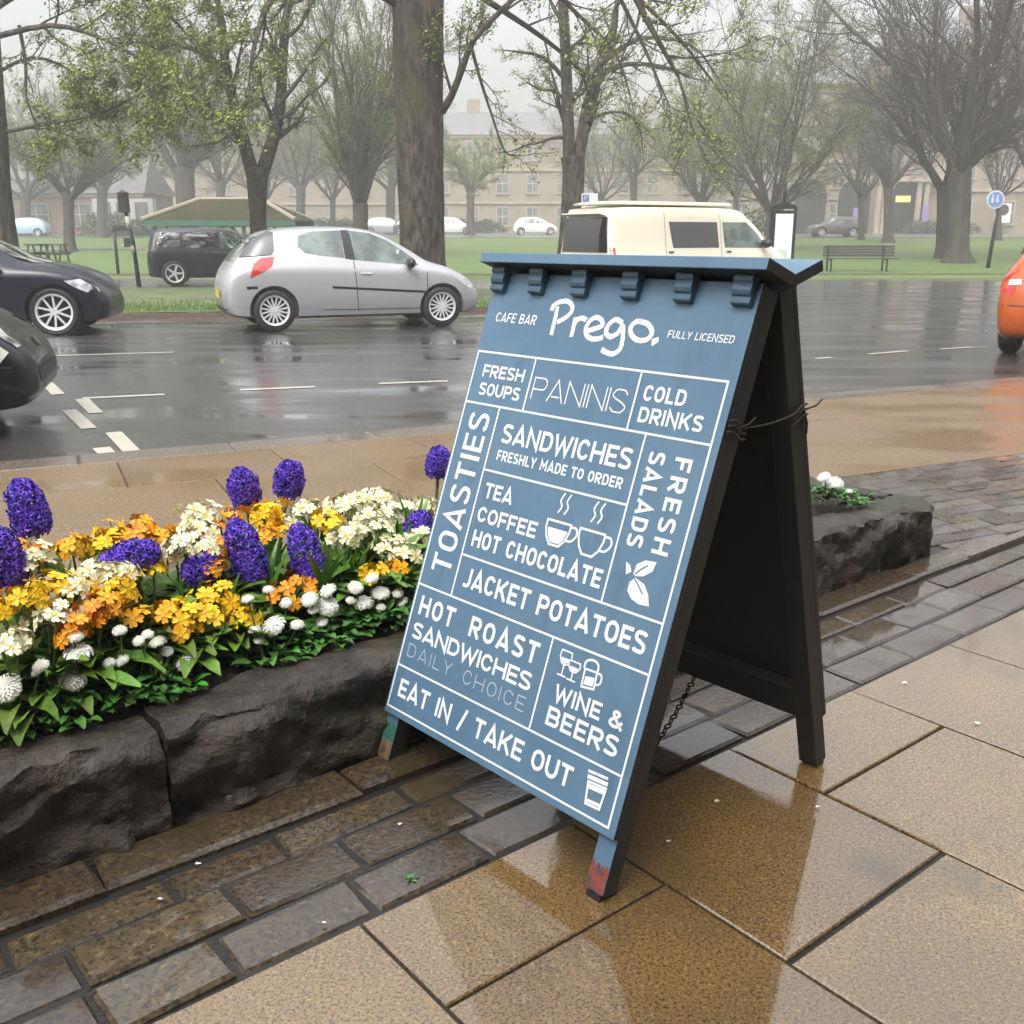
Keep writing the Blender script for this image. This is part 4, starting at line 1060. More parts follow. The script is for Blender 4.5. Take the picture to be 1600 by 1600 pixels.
class Body:
    """a car shell lofted through measured cross-sections, then cut for its wheels"""
    def __init__(s, st_, L, steps=5, zmid=.5):
        pts = catmull([tuple(x) for x in st_], steps)
        rows = []
        for (x, zb, zt, zbelt, wd, wt, crown) in pts:
            wb = wd * .955
            half = [(0, zb), (wd * .7, zb), (wd * .93, zb + .03), (wd, zb + (zbelt - zb) * .45), (wd * .992, zbelt - (zbelt - zb) * .16), (wb, zbelt), ((wb + wt) / 2 * 1.005, (zbelt + zt) / 2), (wt, zt - .05 * min(1, (zt - zbelt) / .3)), (wt * .88, zt - .008), (wt * .5, zt + crown * .7), (0, zt + crown)]
            hp = catmull(half, 2)
            ring = [(x, y, z) for y, z in hp] + [(x, -y, z) for y, z in hp[-2:0:-1]]
            rows.append(ring)
        n = len(rows[0]); s.mb = MB()
        for r_ in rows: s.mb.v += r_
        for i in range(len(rows) - 1):
            for k in range(n):
                s.mb.f.append((i * n + k, (i + 1) * n + k, (i + 1) * n + (k + 1) % n, i * n + (k + 1) % n)); s.mb.m.append(0)
        for i, flip in ((0, False), (len(rows) - 1, True)):
            f = list(range(i * n, i * n + n)); s.mb.f.append(tuple(f if not flip else f[::-1])); s.mb.m.append(0)
        s.bvh = BVHTree.FromPolygons([Vector(v) for v in s.mb.v], s.mb.f); s.n = n
    def make(s, m, root, wheels, wr, cutw=.26):
        o = s.mb.build('body', m, root, smooth=True)
        cutters = []
        for (x, y, rr) in wheels:
            mb = MB(); Mx = Matrix.Translation((x, y, rr)) @ Matrix.Rotation(R(90), 4, 'X')
            mb.lathe([(0.0001, -cutw / 2 - .1), (rr * 1.16, -cutw / 2 - .1), (rr * 1.16, cutw / 2 + .1), (0.0001, cutw / 2 + .1)], 32, 0, Mx)
            bm = bmesh.new(); me = bpy.data.meshes.new('cut'); me.from_pydata(mb.v, [], mb.f); bm.from_mesh(me)
            bmesh.ops.remove_doubles(bm, verts=bm.verts, dist=.001); bmesh.ops.recalc_face_normals(bm, faces=bm.faces); bm.to_mesh(me); bm.free()
            c = bpy.data.objects.new('cut', me); COL.objects.link(c); cutters.append(c)
            c.matrix_world = Matrix.Identity(4)
        bm = bmesh.new(); bm.from_mesh(o.data); bmesh.ops.recalc_face_normals(bm, faces=bm.faces); bm.to_mesh(o.data); bm.free()
        par = o.parent; o.parent = None
        for c in cutters:
            md = o.modifiers.new('b', 'BOOLEAN'); md.operation = 'DIFFERENCE'; md.solver = 'EXACT'; md.object = c
        dg = bpy.context.evaluated_depsgraph_get(); dg.update()
        me = bpy.data.meshes.new_from_object(o.evaluated_get(dg)); o.modifiers.clear(); old = o.data; o.data = me; me.name = 'body'
        if not me.materials: me.materials.append(m)
        for c in cutters: bpy.data.objects.remove(c)
        me.polygons.foreach_set('use_smooth', [True] * len(me.polygons)); me.set_sharp_from_angle(angle=R(35))
        o.parent = par; s.obj = o; return o
    def side(s, name, poly, m, parent, sgn=1, eps=.004, res=.09, thick=0):
        """a pane or trim given by its outline in side view, laid on the shell; sgn 1 = left side (+y)"""
        return s._lay(name, poly, m, parent, lambda a, b: (Vector((a, 3 * sgn, b)), Vector((0, -sgn, 0))), eps, res)
    def end(s, name, poly, m, parent, sgn=1, eps=.004, res=.09):   # outline in (y, z), from the front (+1) or the rear (-1)
        return s._lay(name, poly, m, parent, lambda a, b: (Vector((4 * sgn, a, b)), Vector((-sgn, 0, 0))), eps, res)
    def _lay(s, name, poly, m, parent, rayf, eps, res):
        vv = [Vector(p) for p in poly]; n0 = len(vv); P = []
        for i in range(n0):
            a, b = vv[i], vv[(i + 1) % n0]; k = max(1, int((b - a).length / res))
            P += [a.lerp(b, j / k) for j in range(k)]
        nb = len(P); xs = [p.x for p in P]; ys_ = [p.y for p in P]
        x = min(xs) + res * .7
        while x < max(xs):
            y = min(ys_) + res * .7
            while y < max(ys_): P.append(Vector((x, y))); y += res
            x += res
        v2, e2, f2, *_ = delaunay_2d_cdt(P, [(i, (i + 1) % nb) for i in range(nb)], [], 1, 1e-5)
        mb = MB(); ok = []
        for p in v2:
            o, d = rayf(p.x, p.y); h = s.bvh.ray_cast(o, d)
            if h[0] is None: h = s.bvh.find_nearest(o + d * 2.2)
            nrm = h[1] if h[1].dot(d) < 0 else -h[1]
            mb.v.append(tuple(h[0] + nrm * eps))
        for f in f2:
            mb.f.append(tuple(f)); mb.m.append(0)
        return mb.build(name, m, parent, smooth=True)
def bar(a, b, t):          # thin quad outline along a segment, for seams and trims
    a, b = Vector(a), Vector(b); d = (b - a).normalized(); n = Vector((-d.y, d.x)) * t / 2
    return [tuple(a + n), tuple(b + n), tuple(b - n), tuple(a - n)]
def wheel(root, x, y, rr, wd=.19, spokes=5, twin=True, rim=M_steel, frac=.70, name='wheel', steer=0):
    sg = 1 if y > 0 else -1
    M = Matrix.Translation((x, y, rr)) @ Matrix.Rotation(steer, 4, 'Z') @ Matrix.Rotation(R(-90 * sg), 4, 'X')
    mb = MB(); h = wd / 2; q = rr * frac
    mb.lathe([(q * .98, -h), (rr * .9, -h * 1.02), (rr * .985, -h * .75), (rr, -h * .3), (rr, h * .3), (rr * .985, h * .75), (rr * .9, h * 1.02), (q * 1.02, h * .96), (q * .98, h * .7), (q * .96, -h * .5)], 40, 0, M)
    o = mb.build(name, M_rubber, root, smooth=True, angle=50)
    mb = MB()
    mb.lathe([(q * .86, h * .5), (q * .9, h * .86), (q, h * .95), (q * 1.02, h * .9)], 40, 0, M)
    mb.lathe([(.001, h * .78), (q * .17, h * .80), (q * .22, h * .6)], 16, 0, M)
    for k in range(spokes):
        for e in ((-1, 1) if twin else (0,)):
            a0 = 2 * math.pi * k / spokes + e * .06; a1 = 2 * math.pi * k / spokes + e * (.52 * math.pi / spokes * 1.0)
            p0 = Vector((math.cos(a0) * q * .14, math.sin(a0) * q * .14, h * .74)); p1 = Vector((math.cos(a1) * q * .90, math.sin(a1) * q * .90, h * .82))
            d = (p1 - p0).normalized(); n = Vector((-d.y, d.x, 0)) * (q * .05 if twin else q * .1)
            z = Vector((0, 0, .02))
            mb.add([p0 - n * 1.2, p1 - n, p1 + n, p0 + n * 1.2, p0 - n * 1.2 - z, p1 - n - z, p1 + n - z, p0 + n * 1.2 - z], [(0, 1, 2, 3), (0, 4, 5, 1), (2, 6, 7, 3)], 0, M)
    mb.build('rim', rim, o)
    mb = MB(); mb.lathe([(.001, h * .1), (q * .95, h * .1)], 24, 0, M); mb.build('brake_disc', M_black, o)
    return o
def rounded(poly, k=3):
    return [tuple(p) for p in catmull([poly[-1]] + list(poly) + [poly[0]], k)[k:-k - 1]] if k else poly
def underside(root, L, W, z=.2):
    mb = MB(); mb.box((0, 0, z + .12), (L * .86, W * 1.5, .2)); mb.build('underbody', M_black, root, bevel=.05)
def mirror(root, x, y, z, m, s=1):
    mb = MB(); sg = 1 if y > 0 else -1
    Mx = Matrix.Translation((x, y + .09 * sg, z)) @ Matrix.Diagonal((.07 * s, .11 * s, .075 * s, 1))
    mb.lathe([(.001, -1), (.6, -.85), (.95, -.4), (1, .1), (.8, .75), (.001, 1)], 14, 0, Mx)
    mb.build('wing_mirror', m, root, smooth=True)

# stations: x, floor z, top z, belt z, half width, half roof width, crown
HATCH = [(-1.99, .40, .60, .52, .60, .50, .0), (-1.94, .27, .80, .68, .74, .60, .01), (-1.82, .22, .99, .86, .81, .66, .015), (-1.62, .2, 1.22, .93, .845, .60, .02),
         (-1.36, .19, 1.40, .95, .85, .575, .025), (-.95, .19, 1.465, .95, .85, .58, .03), (-.4, .19, 1.485, .94, .85, .59, .03), (.15, .19, 1.46, .92, .85, .585, .03),
         (.5, .19, 1.36, .91, .85, .58, .03), (.85, .19, 1.17, .905, .85, .60, .03), (1.12, .19, 1.0, .89, .845, .67, .03), (1.45, .2, .90, .82, .835, .66, .03),
         (1.72, .2, .78, .70, .79, .60, .02), (1.90, .22, .64, .56, .68, .52, .01), (1.985, .3, .50, .44, .54, .44, .0)]
def base_car(name, label, p, rz, m, stations=HATCH, L=3.99, axles=(-1.29, 1.29), track=.735, rr=.31, spokes=9, twin=False, rim=M_steel, group=None, frac=.70, wheel_w=.19, steps=5):
    root = thing(name, label, 'car', p, rz, group)
    b = Body(stations, L, steps); W = max(s_[4] for s_ in stations)
    b.make(m, root, [(x, sg * W, rr) for x in axles for sg in (-1, 1)], rr)
    underside(root, L, W * .8)
    for x in axles:
        for sg in (-1, 1): wheel(root, x, sg * track, rr, wheel_w, spokes, twin, rim, frac)
    return root, b
def both(b, name, poly, m, root, **k):
    for sg in (1, -1): o = b.side(name, poly, m, root, sg, **k)
    return o

# silver three-door hatchback. Car heading: +x is its nose; its right side (-y) faces the camera
def sx(px): return (px - 551) / 400 * 3.99
def sz(v): return 1.49 * (516 - v) / 154
rear_w, front_w = gp(458, 518, ROADZ), gp(703, 512, ROADZ)
hd = math.atan2(front_w.y - rear_w.y, front_w.x - rear_w.x) + R(6)
mid = (rear_w + front_w) / 2; nrm = Vector((-math.sin(hd), math.cos(hd), 0))
cp_ = mid + nrm * .95 - Vector((math.cos(hd), math.sin(hd), 0)) * .14
car, b = base_car('parked_car', 'silver three door hatchback parked beyond the road between a dark car and the board', (cp_.x, cp_.y, ROADZ), hd, M_silver, spokes=8, twin=True)
def zz(*pp): return [(sx(340 + x / 3.636), sz(110 + y / 3.636)) for x, y in pp]
both(b, 'window', zz((452, 962), (520, 938), (688, 932), (688, 1080), (560, 1066), (480, 1052), (444, 1018)), M_glass, car)
both(b, 'window', zz((734, 932), (850, 948), (940, 985), (1010, 1030), (1088, 1088), (1105, 1126), (748, 1092)), M_glass, car)
both(b, 'pillar_trim', zz((688, 930), (734, 931), (748, 1093), (692, 1084)), M_black, car)
both(b, 'side_trim', zz((610, 1232), (1155, 1268), (1155, 1280), (612, 1244)), M_black, car, res=.2)
both(b, 'door_seam', bar(zz((738, 1095))[0], zz((752, 1370))[0], .012), M_seam, car, eps=.003)
both(b, 'door_seam', bar(zz((1150, 1130))[0], zz((1150, 1350))[0], .012), M_seam, car, eps=.003)
both(b, 'sill_seam', bar(zz((560, 1362))[0], zz((1180, 1366))[0], .010), M_seam, car, eps=.003)
both(b, 'door_handle', zz((768, 1158), (835, 1160), (835, 1170), (768, 1168)), M_steel, car, eps=.018)
both(b, 'tail_light', zz((178, 1182), (200, 1110), (245, 1078), (312, 1072), (298, 1120), (250, 1150)), M_tail, car, eps=.008)
both(b, 'reflector', zz((155, 1228), (212, 1226), (214, 1240), (158, 1242)), M_black, car, eps=.006)
both(b, 'headlight', [(1.45, .80), (1.62, .80), (1.86, .62), (1.80, .56), (1.62, .66)], M_lampglass, car, eps=.006)
b.end('rear_window', [(-.5, 1.0), (.5, 1.0), (.46, 1.36), (-.46, 1.36)], M_glass, car, -1)
both(b, 'window', zz((135, 1075), (200, 985), (300, 940), (326, 945), (316, 1040), (300, 1062)), M_tint, car, eps=.012, res=.03)
b.end('number_plate', [(-.26, .48), (.26, .48), (.26, .59), (-.26, .59)], M_plate, car, -1, eps=.012)
b.end('rear_bumper', [(-.70, .26), (.70, .26), (.70, .34), (-.70, .34)], M_black, car, -1, eps=.006)
b.end('windscreen', [(-.55, 1.0), (.55, 1.0), (.48, 1.37), (-.48, 1.37)], M_glass, car, 1)
mirror(car, .78, -.80, .97, M_black); mirror(car, .78, .80, .97, M_black)
mb = MB(); mb.tube([(-1.2, 0, 1.48), (-1.38, 0, 1.66)], .006, 5); mb.build('aerial', M_black, car)

# navy car in front of it in the row: only its front half is in view
SPORT = [(-2.2, .35, .66, .56, .7, .56, 0), (-2.1, .25, .92, .82, .8, .66, .01), (-1.8, .2, 1.05, .9, .87, .66, .02), (-1.3, .19, 1.28, .93, .89, .56, .025), (-.6, .18, 1.41, .93, .89, .56, .03), (.0, .18, 1.40, .92, .89, .57, .03),
         (.45, .18, 1.27, .91, .89, .58, .03), (.85, .18, 1.06, .90, .89, .66, .03), (1.25, .19, .97, .885, .885, .68, .03), (1.62, .19, .89, .81, .86, .64, .03), (1.86, .2, .76, .68, .78, .56, .02), (1.98, .23, .60, .52, .64, .46, .01), (2.02, .3, .5, .44, .54, .40, 0)]
fw_ = gp(90, 525, ROADZ); hd2 = R(10)
d = Vector((math.cos(hd2), math.sin(hd2), 0)); n = Vector((-d.y, d.x, 0)); c = fw_ - d * 1.33 + n * .84
car2, b = base_car('parked_car', 'navy blue car with alloy wheels parked nose out left of the silver hatchback', (c.x, c.y, ROADZ), hd2, M_navy, SPORT, 4.4, (-1.33, 1.33), .785, .335, 5, True, frac=.75, wheel_w=.21)
both(b, 'window', [(.55, .98), (-.1, 1.0), (-.15, 1.33), (.2, 1.29)], M_tint, car2)
both(b, 'window', [(-.25, 1.0), (-1.3, 1.02), (-1.0, 1.28), (-.3, 1.34)], M_tint, car2)
both(b, 'headlight', [(1.50, .76), (1.70, .78), (1.90, .66), (1.93, .60), (1.78, .60), (1.62, .68)], M_lampglass, car2, eps=.008)
both(b, 'door_seam', bar((.62, .25), (.55, .92), .01), M_seam, car2)
b.end('grille', [(-.4, .36), (.4, .36), (.42, .52), (-.42, .52)], M_black, car2, 1)
b.end('windscreen', [(-.55, 1.0), (.55, 1.0), (.48, 1.3), (-.48, 1.3)], M_tint, car2, 1)
mirror(car2, .62, -.85, .98, M_navy)

# the nearest dark car: its front right corner at the left edge
nose = gp(58, 620, .45); hd3 = R(17)
d = Vector((math.cos(hd3), math.sin(hd3), 0)); n = Vector((-d.y, d.x, 0))
c = gp(2, 668, ROADZ) - d * 1.64 + n * .16
car3, b = base_car('parked_car', 'dark car nearest the camera, rounded bumper and clear headlamp at the left edge', (c.x, c.y, ROADZ), hd3, M_black_car, HATCH, 3.99, (-1.29, 1.26), .735, .31)
both(b, 'window', [(-.2, .97), (-1.2, 1.0), (-1.0, 1.33), (-.2, 1.37)], M_tint, car3)
both(b, 'window', [(.85, .97), (-.1, .97), (-.1, 1.37), (.35, 1.30)], M_tint, car3)
both(b, 'headlight', [(1.10, .82), (1.36, .88), (1.64, .78), (1.84, .60), (1.78, .53), (1.50, .56), (1.24, .66)], M_lampw, car3, eps=.008)
both(b, 'indicator', [(1.68, .79), (1.74, .77), (1.9, .63), (1.88, .62)], M_chrome, car3, eps=.008)
both(b, 'bumper_seam', bar((1.3, .55), (1.85, .50), .01), M_seam, car3)
b.end('grille', [(-.4, .36), (.4, .36), (.45, .46), (-.45, .46)], M_black, car3, 1, eps=.006)
b.end('badge', [(-.06, .585), (.06, .585), (.06, .645), (-.06, .645)], M_chrome, car3, 1, eps=.012)
b.end('windscreen', [(-.55, 1.0), (.55, 1.0), (.48, 1.37), (-.48, 1.37)], M_tint, car3, 1)
mirror(car3, .78, -.80, .97, M_black_car)

# dark grey compact suv on the inner road behind the silver car
SUV = [(-2.02, .45, .80, .7, .66, .54, 0), (-1.98, .3, 1.05, .92, .80, .62, .01), (-1.88, .26, 1.38, 1.0, .86, .62, .015), (-1.70, .25, 1.53, 1.02, .89, .63, .02), (-1.2, .25, 1.57, 1.02, .89, .64, .02), (-.4, .25, 1.58, 1.0, .89, .64, .02), (.2, .25, 1.55, .98, .89, .63, .02),
       (.5, .25, 1.42, .97, .89, .62, .02), (.8, .25, 1.20, .965, .89, .66, .02), (1.0, .25, 1.08, .96, .885, .72, .02), (1.5, .25, 1.0, .9, .87, .72, .02), (1.85, .27, .9, .78, .8, .64, .01), (2.0, .32, .72, .6, .68, .54, 0), (2.05, .4, .56, .5, .55, .45, 0)]
p = gp(338, 446, ROADZ)
car4, b = base_car('parked_car', 'dark grey compact off roader parked on the inner road behind the silver hatchback', (p.x + .1, p.y + .5, ROADZ), R(14), M_grey_car, SUV, 4.1, (-1.3, 1.3), .78, .36, 5, False)
both(b, 'window', [(-1.75, 1.08), (-1.1, 1.06), (-1.1, 1.46), (-1.6, 1.46)], M_tint, car4); both(b, 'window', [(-1.03, 1.06), (-.1, 1.04), (-.1, 1.47), (-1.03, 1.47)], M_tint, car4)
both(b, 'window', [(-.02, 1.04), (.72, 1.03), (.42, 1.38), (.2, 1.46), (-.02, 1.47)], M_glass, car4)
b.end('rear_window', [(-.55, 1.08), (.55, 1.08), (.5, 1.42), (-.5, 1.42)], M_tint, car4, -1)
b.end('tail_light', [(-.78, .82), (-.62, .82), (-.62, 1.02), (-.78, 1.02)], M_tail, car4, -1, eps=.01); b.end('tail_light', [(.62, .82), (.78, .82), (.78, 1.02), (.62, 1.02)], M_tail, car4, -1, eps=.01)
mirror(car4, .75, -.85, 1.04, M_black); mirror(car4, .75, .85, 1.04, M_black)

# cream camper van with a roof top, behind the board
VAN = [(-2.44, .4, 1.0, .9, .86, .72, 0), (-2.42, .3, 1.5, 1.06, .92, .72, .01), (-2.36, .26, 1.82, 1.08, .945, .74, .02), (-2.2, .25, 1.90, 1.08, .95, .76, .025), (-1.2, .25, 1.92, 1.08, .95, .77, .03), (.2, .25, 1.92, 1.08, .95, .77, .03), (.85, .25, 1.88, 1.07, .95, .76, .03),
       (1.15, .25, 1.74, 1.06, .95, .74, .03), (1.5, .25, 1.5, 1.05, .95, .74, .03), (1.78, .25, 1.22, 1.03, .94, .76, .03), (2.1, .26, 1.06, .94, .90, .74, .03), (2.32, .28, .9, .78, .82, .66, .02), (2.42, .32, .7, .6, .7, .56, 0), (2.44, .4, .6, .5, .6, .5, 0)]
hdv = R(30); vc = at(957, 400, 20.0); vp = Vector((vc.x + 2.42 * math.cos(hdv) - .945 * math.sin(hdv), vc.y + 2.42 * math.sin(hdv) + .945 * math.cos(hdv), 0))
van = thing('camper_van', 'cream camper van with dark side windows and roof top parked behind the sandwich board', 'van', (vp.x, vp.y, ROADZ), hdv)
b = Body(VAN, 4.88, 5); b.make(M_cream_car, van, [(x, sg * .95, .34) for x in (-1.5, 1.48) for sg in (-1, 1)], .34); underside(van, 4.88, .76)
for x in (-1.5, 1.48):
    for sg in (-1, 1): wheel(van, x, sg * .83, .34, .21, 5, False)
both(b, 'window', [(-.92, 1.14), (.27, 1.14), (.24, 1.64), (-1.0, 1.64)], M_tint, van)
both(b, 'window', [(.42, 1.14), (1.62, 1.13), (1.32, 1.46), (1.06, 1.64), (.38, 1.64)], M_glass, van)
for x in (-1.1, .33, 1.68): both(b, 'door_seam', bar((x, .35), (x, 1.82), .010), M_seam, van, eps=.003)
both(b, 'door_handle', [(-1.05, 1.04), (-.92, 1.04), (-.92, 1.07), (-1.05, 1.07)], M_black, van, eps=.02)
both(b, 'door_handle', [(.45, 1.04), (.58, 1.04), (.58, 1.07), (.45, 1.07)], M_black, van, eps=.02)
b.end('rear_window', [(-.80, 1.06), (.80, 1.06), (.72, 1.72), (-.72, 1.72)], M_tint, van, -1, eps=.012, res=.05)
b.end('windscreen', [(-.72, 1.18), (.72, 1.18), (.64, 1.72), (-.64, 1.72)], M_glass, van, 1)
both(b, 'tail_light', [(-2.42, .78), (-2.33, .78), (-2.33, 1.15), (-2.42, 1.15)], M_tail, van, eps=.008)
mb = MB(); tp = [(-2.3, .62), (-2.42, .3), (-2.42, -.3), (-2.3, -.62), (.75, -.66), (.98, -.4), (.98, .4), (.75, .66)]
for z, k in ((1.955, 1.0), (1.99, 1.0), (2.02, .955), (2.03, .86)): mb.v += [(x * k, y * k, z) for x, y in tp]
for i in range(3):
    for k in range(8): mb.f.append((i * 8 + k, i * 8 + (k + 1) % 8, i * 8 + 8 + (k + 1) % 8, i * 8 + 8 + k)); mb.m.append(0)
mb.f += [tuple(range(24, 32)), tuple(range(7, -1, -1))]; mb.m += [0, 0]
mb.build('roof_top', M_cream_car, van, bevel=.015)
mirror(van, 1.45, -.92, 1.22, M_black, 1.25); mirror(van, 1.45, .92, 1.22, M_black, 1.25)
mb = MB(); mb.box((-2.47, 0, 1.77), (.2, 1.3, .03), rot=Matrix.Rotation(R(12), 3, 'Y')); mb.build('rear_spoiler', M_cream_car, van, bevel=.01)

# orange hatchback leaving at the right edge, seen from behind
p = gp(1577, 551, ROADZ); hd5 = R(52); d = Vector((math.cos(hd5), math.sin(hd5), 0)); n = Vector((-d.y, d.x, 0))
c = p + d * 1.29 - n * .735
car5, b = base_car('orange_car', 'bright orange hatchback at the right edge of the road, rear corner showing', (c.x, c.y, ROADZ), hd5, M_orange_car)
both(b, 'tail_light', [(-1.95, .70), (-1.90, .92), (-1.72, 1.06), (-1.55, 1.05), (-1.62, .92), (-1.78, .80)], M_tail, car5, eps=.01)
for sg in (1, -1): b.end('reversing_light', [(.56 * sg, .83), (.70 * sg, .82), (.70 * sg, .88), (.57 * sg, .89)], M_tailw, car5, -1, eps=.014)
b.end('rear_window', [(-.5, 1.0), (.5, 1.0), (.46, 1.36), (-.46, 1.36)], M_tint, car5, -1)
b.end('bumper_seam', bar((-.74, .60), (.74, .60), .012), M_seam, car5, -1, eps=.004)
b.end('number_plate', [(-.26, .66), (.26, .66), (.26, .77), (-.26, .77)], M_plate, car5, -1, eps=.012)
both(b, 'window', [(-1.4, 1.02), (-.3, .98), (-.3, 1.36), (-1.1, 1.34)], M_tint, car5); both(b, 'window', [(-.2, .98), (.8, .97), (.35, 1.30), (-.2, 1.37)], M_tint, car5)
both(b, 'bumper_seam', bar((-1.95, .60), (-1.62, .60), .012), M_seam, car5, eps=.004)

# parked cars on the far street, built once and copied
def far_car(name, label, u, Y, hd_, m, stations, L, rr, k=1.0):
    p = at(u, 372, Y); root, b = base_car(name, label, (p.x, Y, gz(Y) + .06), hd_, m, stations, L, (-1.3, 1.3), .75, rr, 5, False, group='cars on the far street', steps=3)
    both(b, 'window', [(-1.35, 1.0), (-.15, .98), (-.15, 1.36), (-1.1, 1.34)], M_tint, root, res=.3); both(b, 'window', [(-.05, .98), (.8, .97), (.35, 1.30), (-.05, 1.37)], M_tint, root, res=.3)
    return root, b
fc, b = far_car('far_car', 'white hatchback parked across the park left of the forked tree', 836, 93, R(4), M_white_car, HATCH, 3.99, .31)
fs, b = far_car('far_car', 'brown grey estate car parked on the far street with red tail lamps at right', 1302, 86, R(183), M_brown_car, SUV, 4.1, .36)
b.end('tail_light', [(-.84, .82), (-.5, .82), (-.5, 1.1), (-.84, 1.1)], M_tail, fs, -1, eps=.02); b.end('tail_light', [(.5, .82), (.84, .82), (.84, 1.1), (.5, 1.1)], M_tail, fs, -1, eps=.02)
both(b, 'tail_light', [(-2.0, .80), (-1.6, .80), (-1.6, 1.12), (-1.95, 1.12)], M_tail, fs, eps=.02)
def recolour(o, m):
    for ch in o.children:
        if ch.name.split('.')[0] == 'body': ch.data = ch.data.copy(); ch.data.materials[0] = m
for u, Y, hd_, m, lab in ((40, 88, R(186), M_pale_blue, 'pale blue car far left beyond the park beside the leftmost trunk'), (706, 94, R(3), M_white_car, 'pale car on the far street just right of the thick trunk'),
                          (604, 92, R(2), M_silver, 'silver grey car on the far street left of the thick trunk'), (650, 92, R(2), M_brown_car, 'dark car on the far street hidden behind the thick trunk')):
    c = copy_tree(fc); p = at(u, 372, Y); c.location = (p.x, Y, gz(Y) + .06); c.rotation_euler.z = hd_; c['label'] = lab; recolour(c, m)

# ------------------------------------------------------------------ trees
M_bark = mat('bark', (.014, .010, .007), .8, col2=(.085, .066, .046), scale=9, mixlo=.42, mixhi=.62, bump=1.0, bscale=9, stretch=(1, 1, .33), bdist=.08)
add_layer(M_bark, (.040, .040, .012), 1.3, .52, .68)
M_bark2 = mat('grey_bark', (.032, .026, .022), .85, col2=(.060, .052, .036), scale=4, bump=.8, bscale=8, stretch=(1, 1, .3), bdist=.06)
M_twig = mat('twig', (.030, .023, .018), .8, col2=(.048, .038, .028), scale=4)
M_twigp = mat('bare_twig', (.045, .032, .032), .85, col2=(.062, .048, .044), scale=3)
M_young = mat('young_leaf', (.135, .175, .018), .6, col2=(.20, .23, .03), scale=3, island=.4)
M_young2 = mat('pale_bud', (.17, .19, .055), .7, col2=(.23, .23, .085), scale=2, island=.35)
tr = random.Random(11)
def rdir(d, ang, r):
    d = d.normalized(); u = Vector((0, 0, 1)) if abs(d.z) < .9 else Vector((1, 0, 0))
    x = d.cross(u).normalized(); y = d.cross(x); a = r.uniform(0, 6.283)
    return (d * math.cos(ang) + (x * math.cos(a) + y * math.sin(a)) * math.sin(ang)).normalized()
class Tree:
    def __init__(s, name, label, base, seed, bark, twig, leafm, lsize=.05, lden=3, droop=.0, n=(4, 5, 5), ang=(.5, .95), shr=.62, minr=.004, group=None, cat='tree'):
        s.r = random.Random(seed); s.root = thing(name, label, cat, base, 0, group)
        s.base = Vector(base); s.T, s.C = MB(), MB(); s.bark, s.twig, s.leafm = bark, twig, leafm
        s.lsize, s.lden, s.droop, s.n, s.ang, s.shr, s.minr = lsize, lden, droop, n, ang, shr, minr
    def leaves(s, p, d):
        r = s.r
        for _ in range(s.lden if s.lden >= 1 else (1 if r.random() < s.lden else 0)):
            c = p + Vector((r.gauss(0, 1), r.gauss(0, 1), r.gauss(0, 1))) * s.lsize * .8
            a = rdir(Vector((0, 0, 1)), r.uniform(0, 1.5), r); u = a.orthogonal().normalized(); v = a.cross(u); L = s.lsize * r.uniform(.6, 1.3)
            s.C.add([c - u * L * .5, c + v * L * .28, c + u * L * .55 + a * L * .15, c - v * L * .28], [(0, 1, 2, 3)], 1)
    def grow(s, p, d, L, rad, lvl):
        r = s.r; segs = 4 if lvl < 2 else 3; pts = [p]; dd = d.normalized()
        for i in range(segs):
            dd = (dd + Vector((r.gauss(0, .16), r.gauss(0, .16), r.gauss(0, .12) + (.10 if lvl < 2 else .04) - s.droop * (.3 + .3 * lvl))) ).normalized()
            pts.append(pts[-1] + dd * L / segs)
        s.along(pts, [rad * (1 - .62 * i / segs) for i in range(segs + 1)], lvl, L)
    def along(s, pts, rads, lvl, L, start=.25, n=None):
        r = s.r; q = [p - s.base for p in pts]
        (s.T if lvl == 0 else s.C).tube(q, [max(s.minr, x) for x in rads], 7 if lvl == 0 else 5 if lvl == 1 else 3, 0, cap=lvl < 1)
        if lvl >= len(s.n):
            for p in q[1:]: s.leaves(p, None)
            return
        k = n if n is not None else s.n[lvl]
        m = len(pts) - 1
        for i in range(k):
            t = start + (1 - start) * (i + r.uniform(.2, 1)) / k; t = min(t, .999); j = int(t * m); f = t * m - j
            p = pts[j].lerp(pts[j + 1], f); d = (pts[j + 1] - pts[j]).normalized(); rr = rads[j] + (rads[j + 1] - rads[j]) * f
            s.grow(p, rdir(d, r.uniform(*s.ang), r), L * s.shr * r.uniform(.7, 1.15) * (1.1 - .35 * t), rr * .5, lvl + 1)
        if lvl + 1 <= len(s.n):
            s.grow(pts[-1], (pts[-1] - pts[-2]), L * .5, rads[-1] * .9, lvl + 1)
    def trunk(s, pts, rads, n=14, rough=.03):
        b = s.T; fine = catmull([(*p, r_) for p, r_ in zip(pts, rads)], 8); base0 = len(b.v)
        P = [Vector(p[:3]) - s.base for p in fine]; Rr = [p[3] for p in fine]
        b.tube(P, Rr, n, 0)
        for i in range(base0, len(b.v)):
            v = Vector(b.v[i]); k = (i - base0) // n
            if k < len(P):
                c = P[k]; o = v - c; f = 1 + rough * 2.2 * noise.noise(Vector((math.atan2(o.y, o.x) * 1.6, v.z * .9, s.base.x))) + rough * noise.noise(v * 6)
                if v.z < .7: f += .35 * (1 - v.z / .7) ** 2 * (.6 + .5 * math.sin(math.atan2(o.y, o.x) * 5 + s.base.y))
                b.v[i] = tuple(c + o * f)
    def done(s, crown='crown'):
        s.T.build('trunk', s.bark, s.root, smooth=True)
        if s.C.v: s.C.build(crown, [s.twig, s.leafm], s.root)
        return s.root
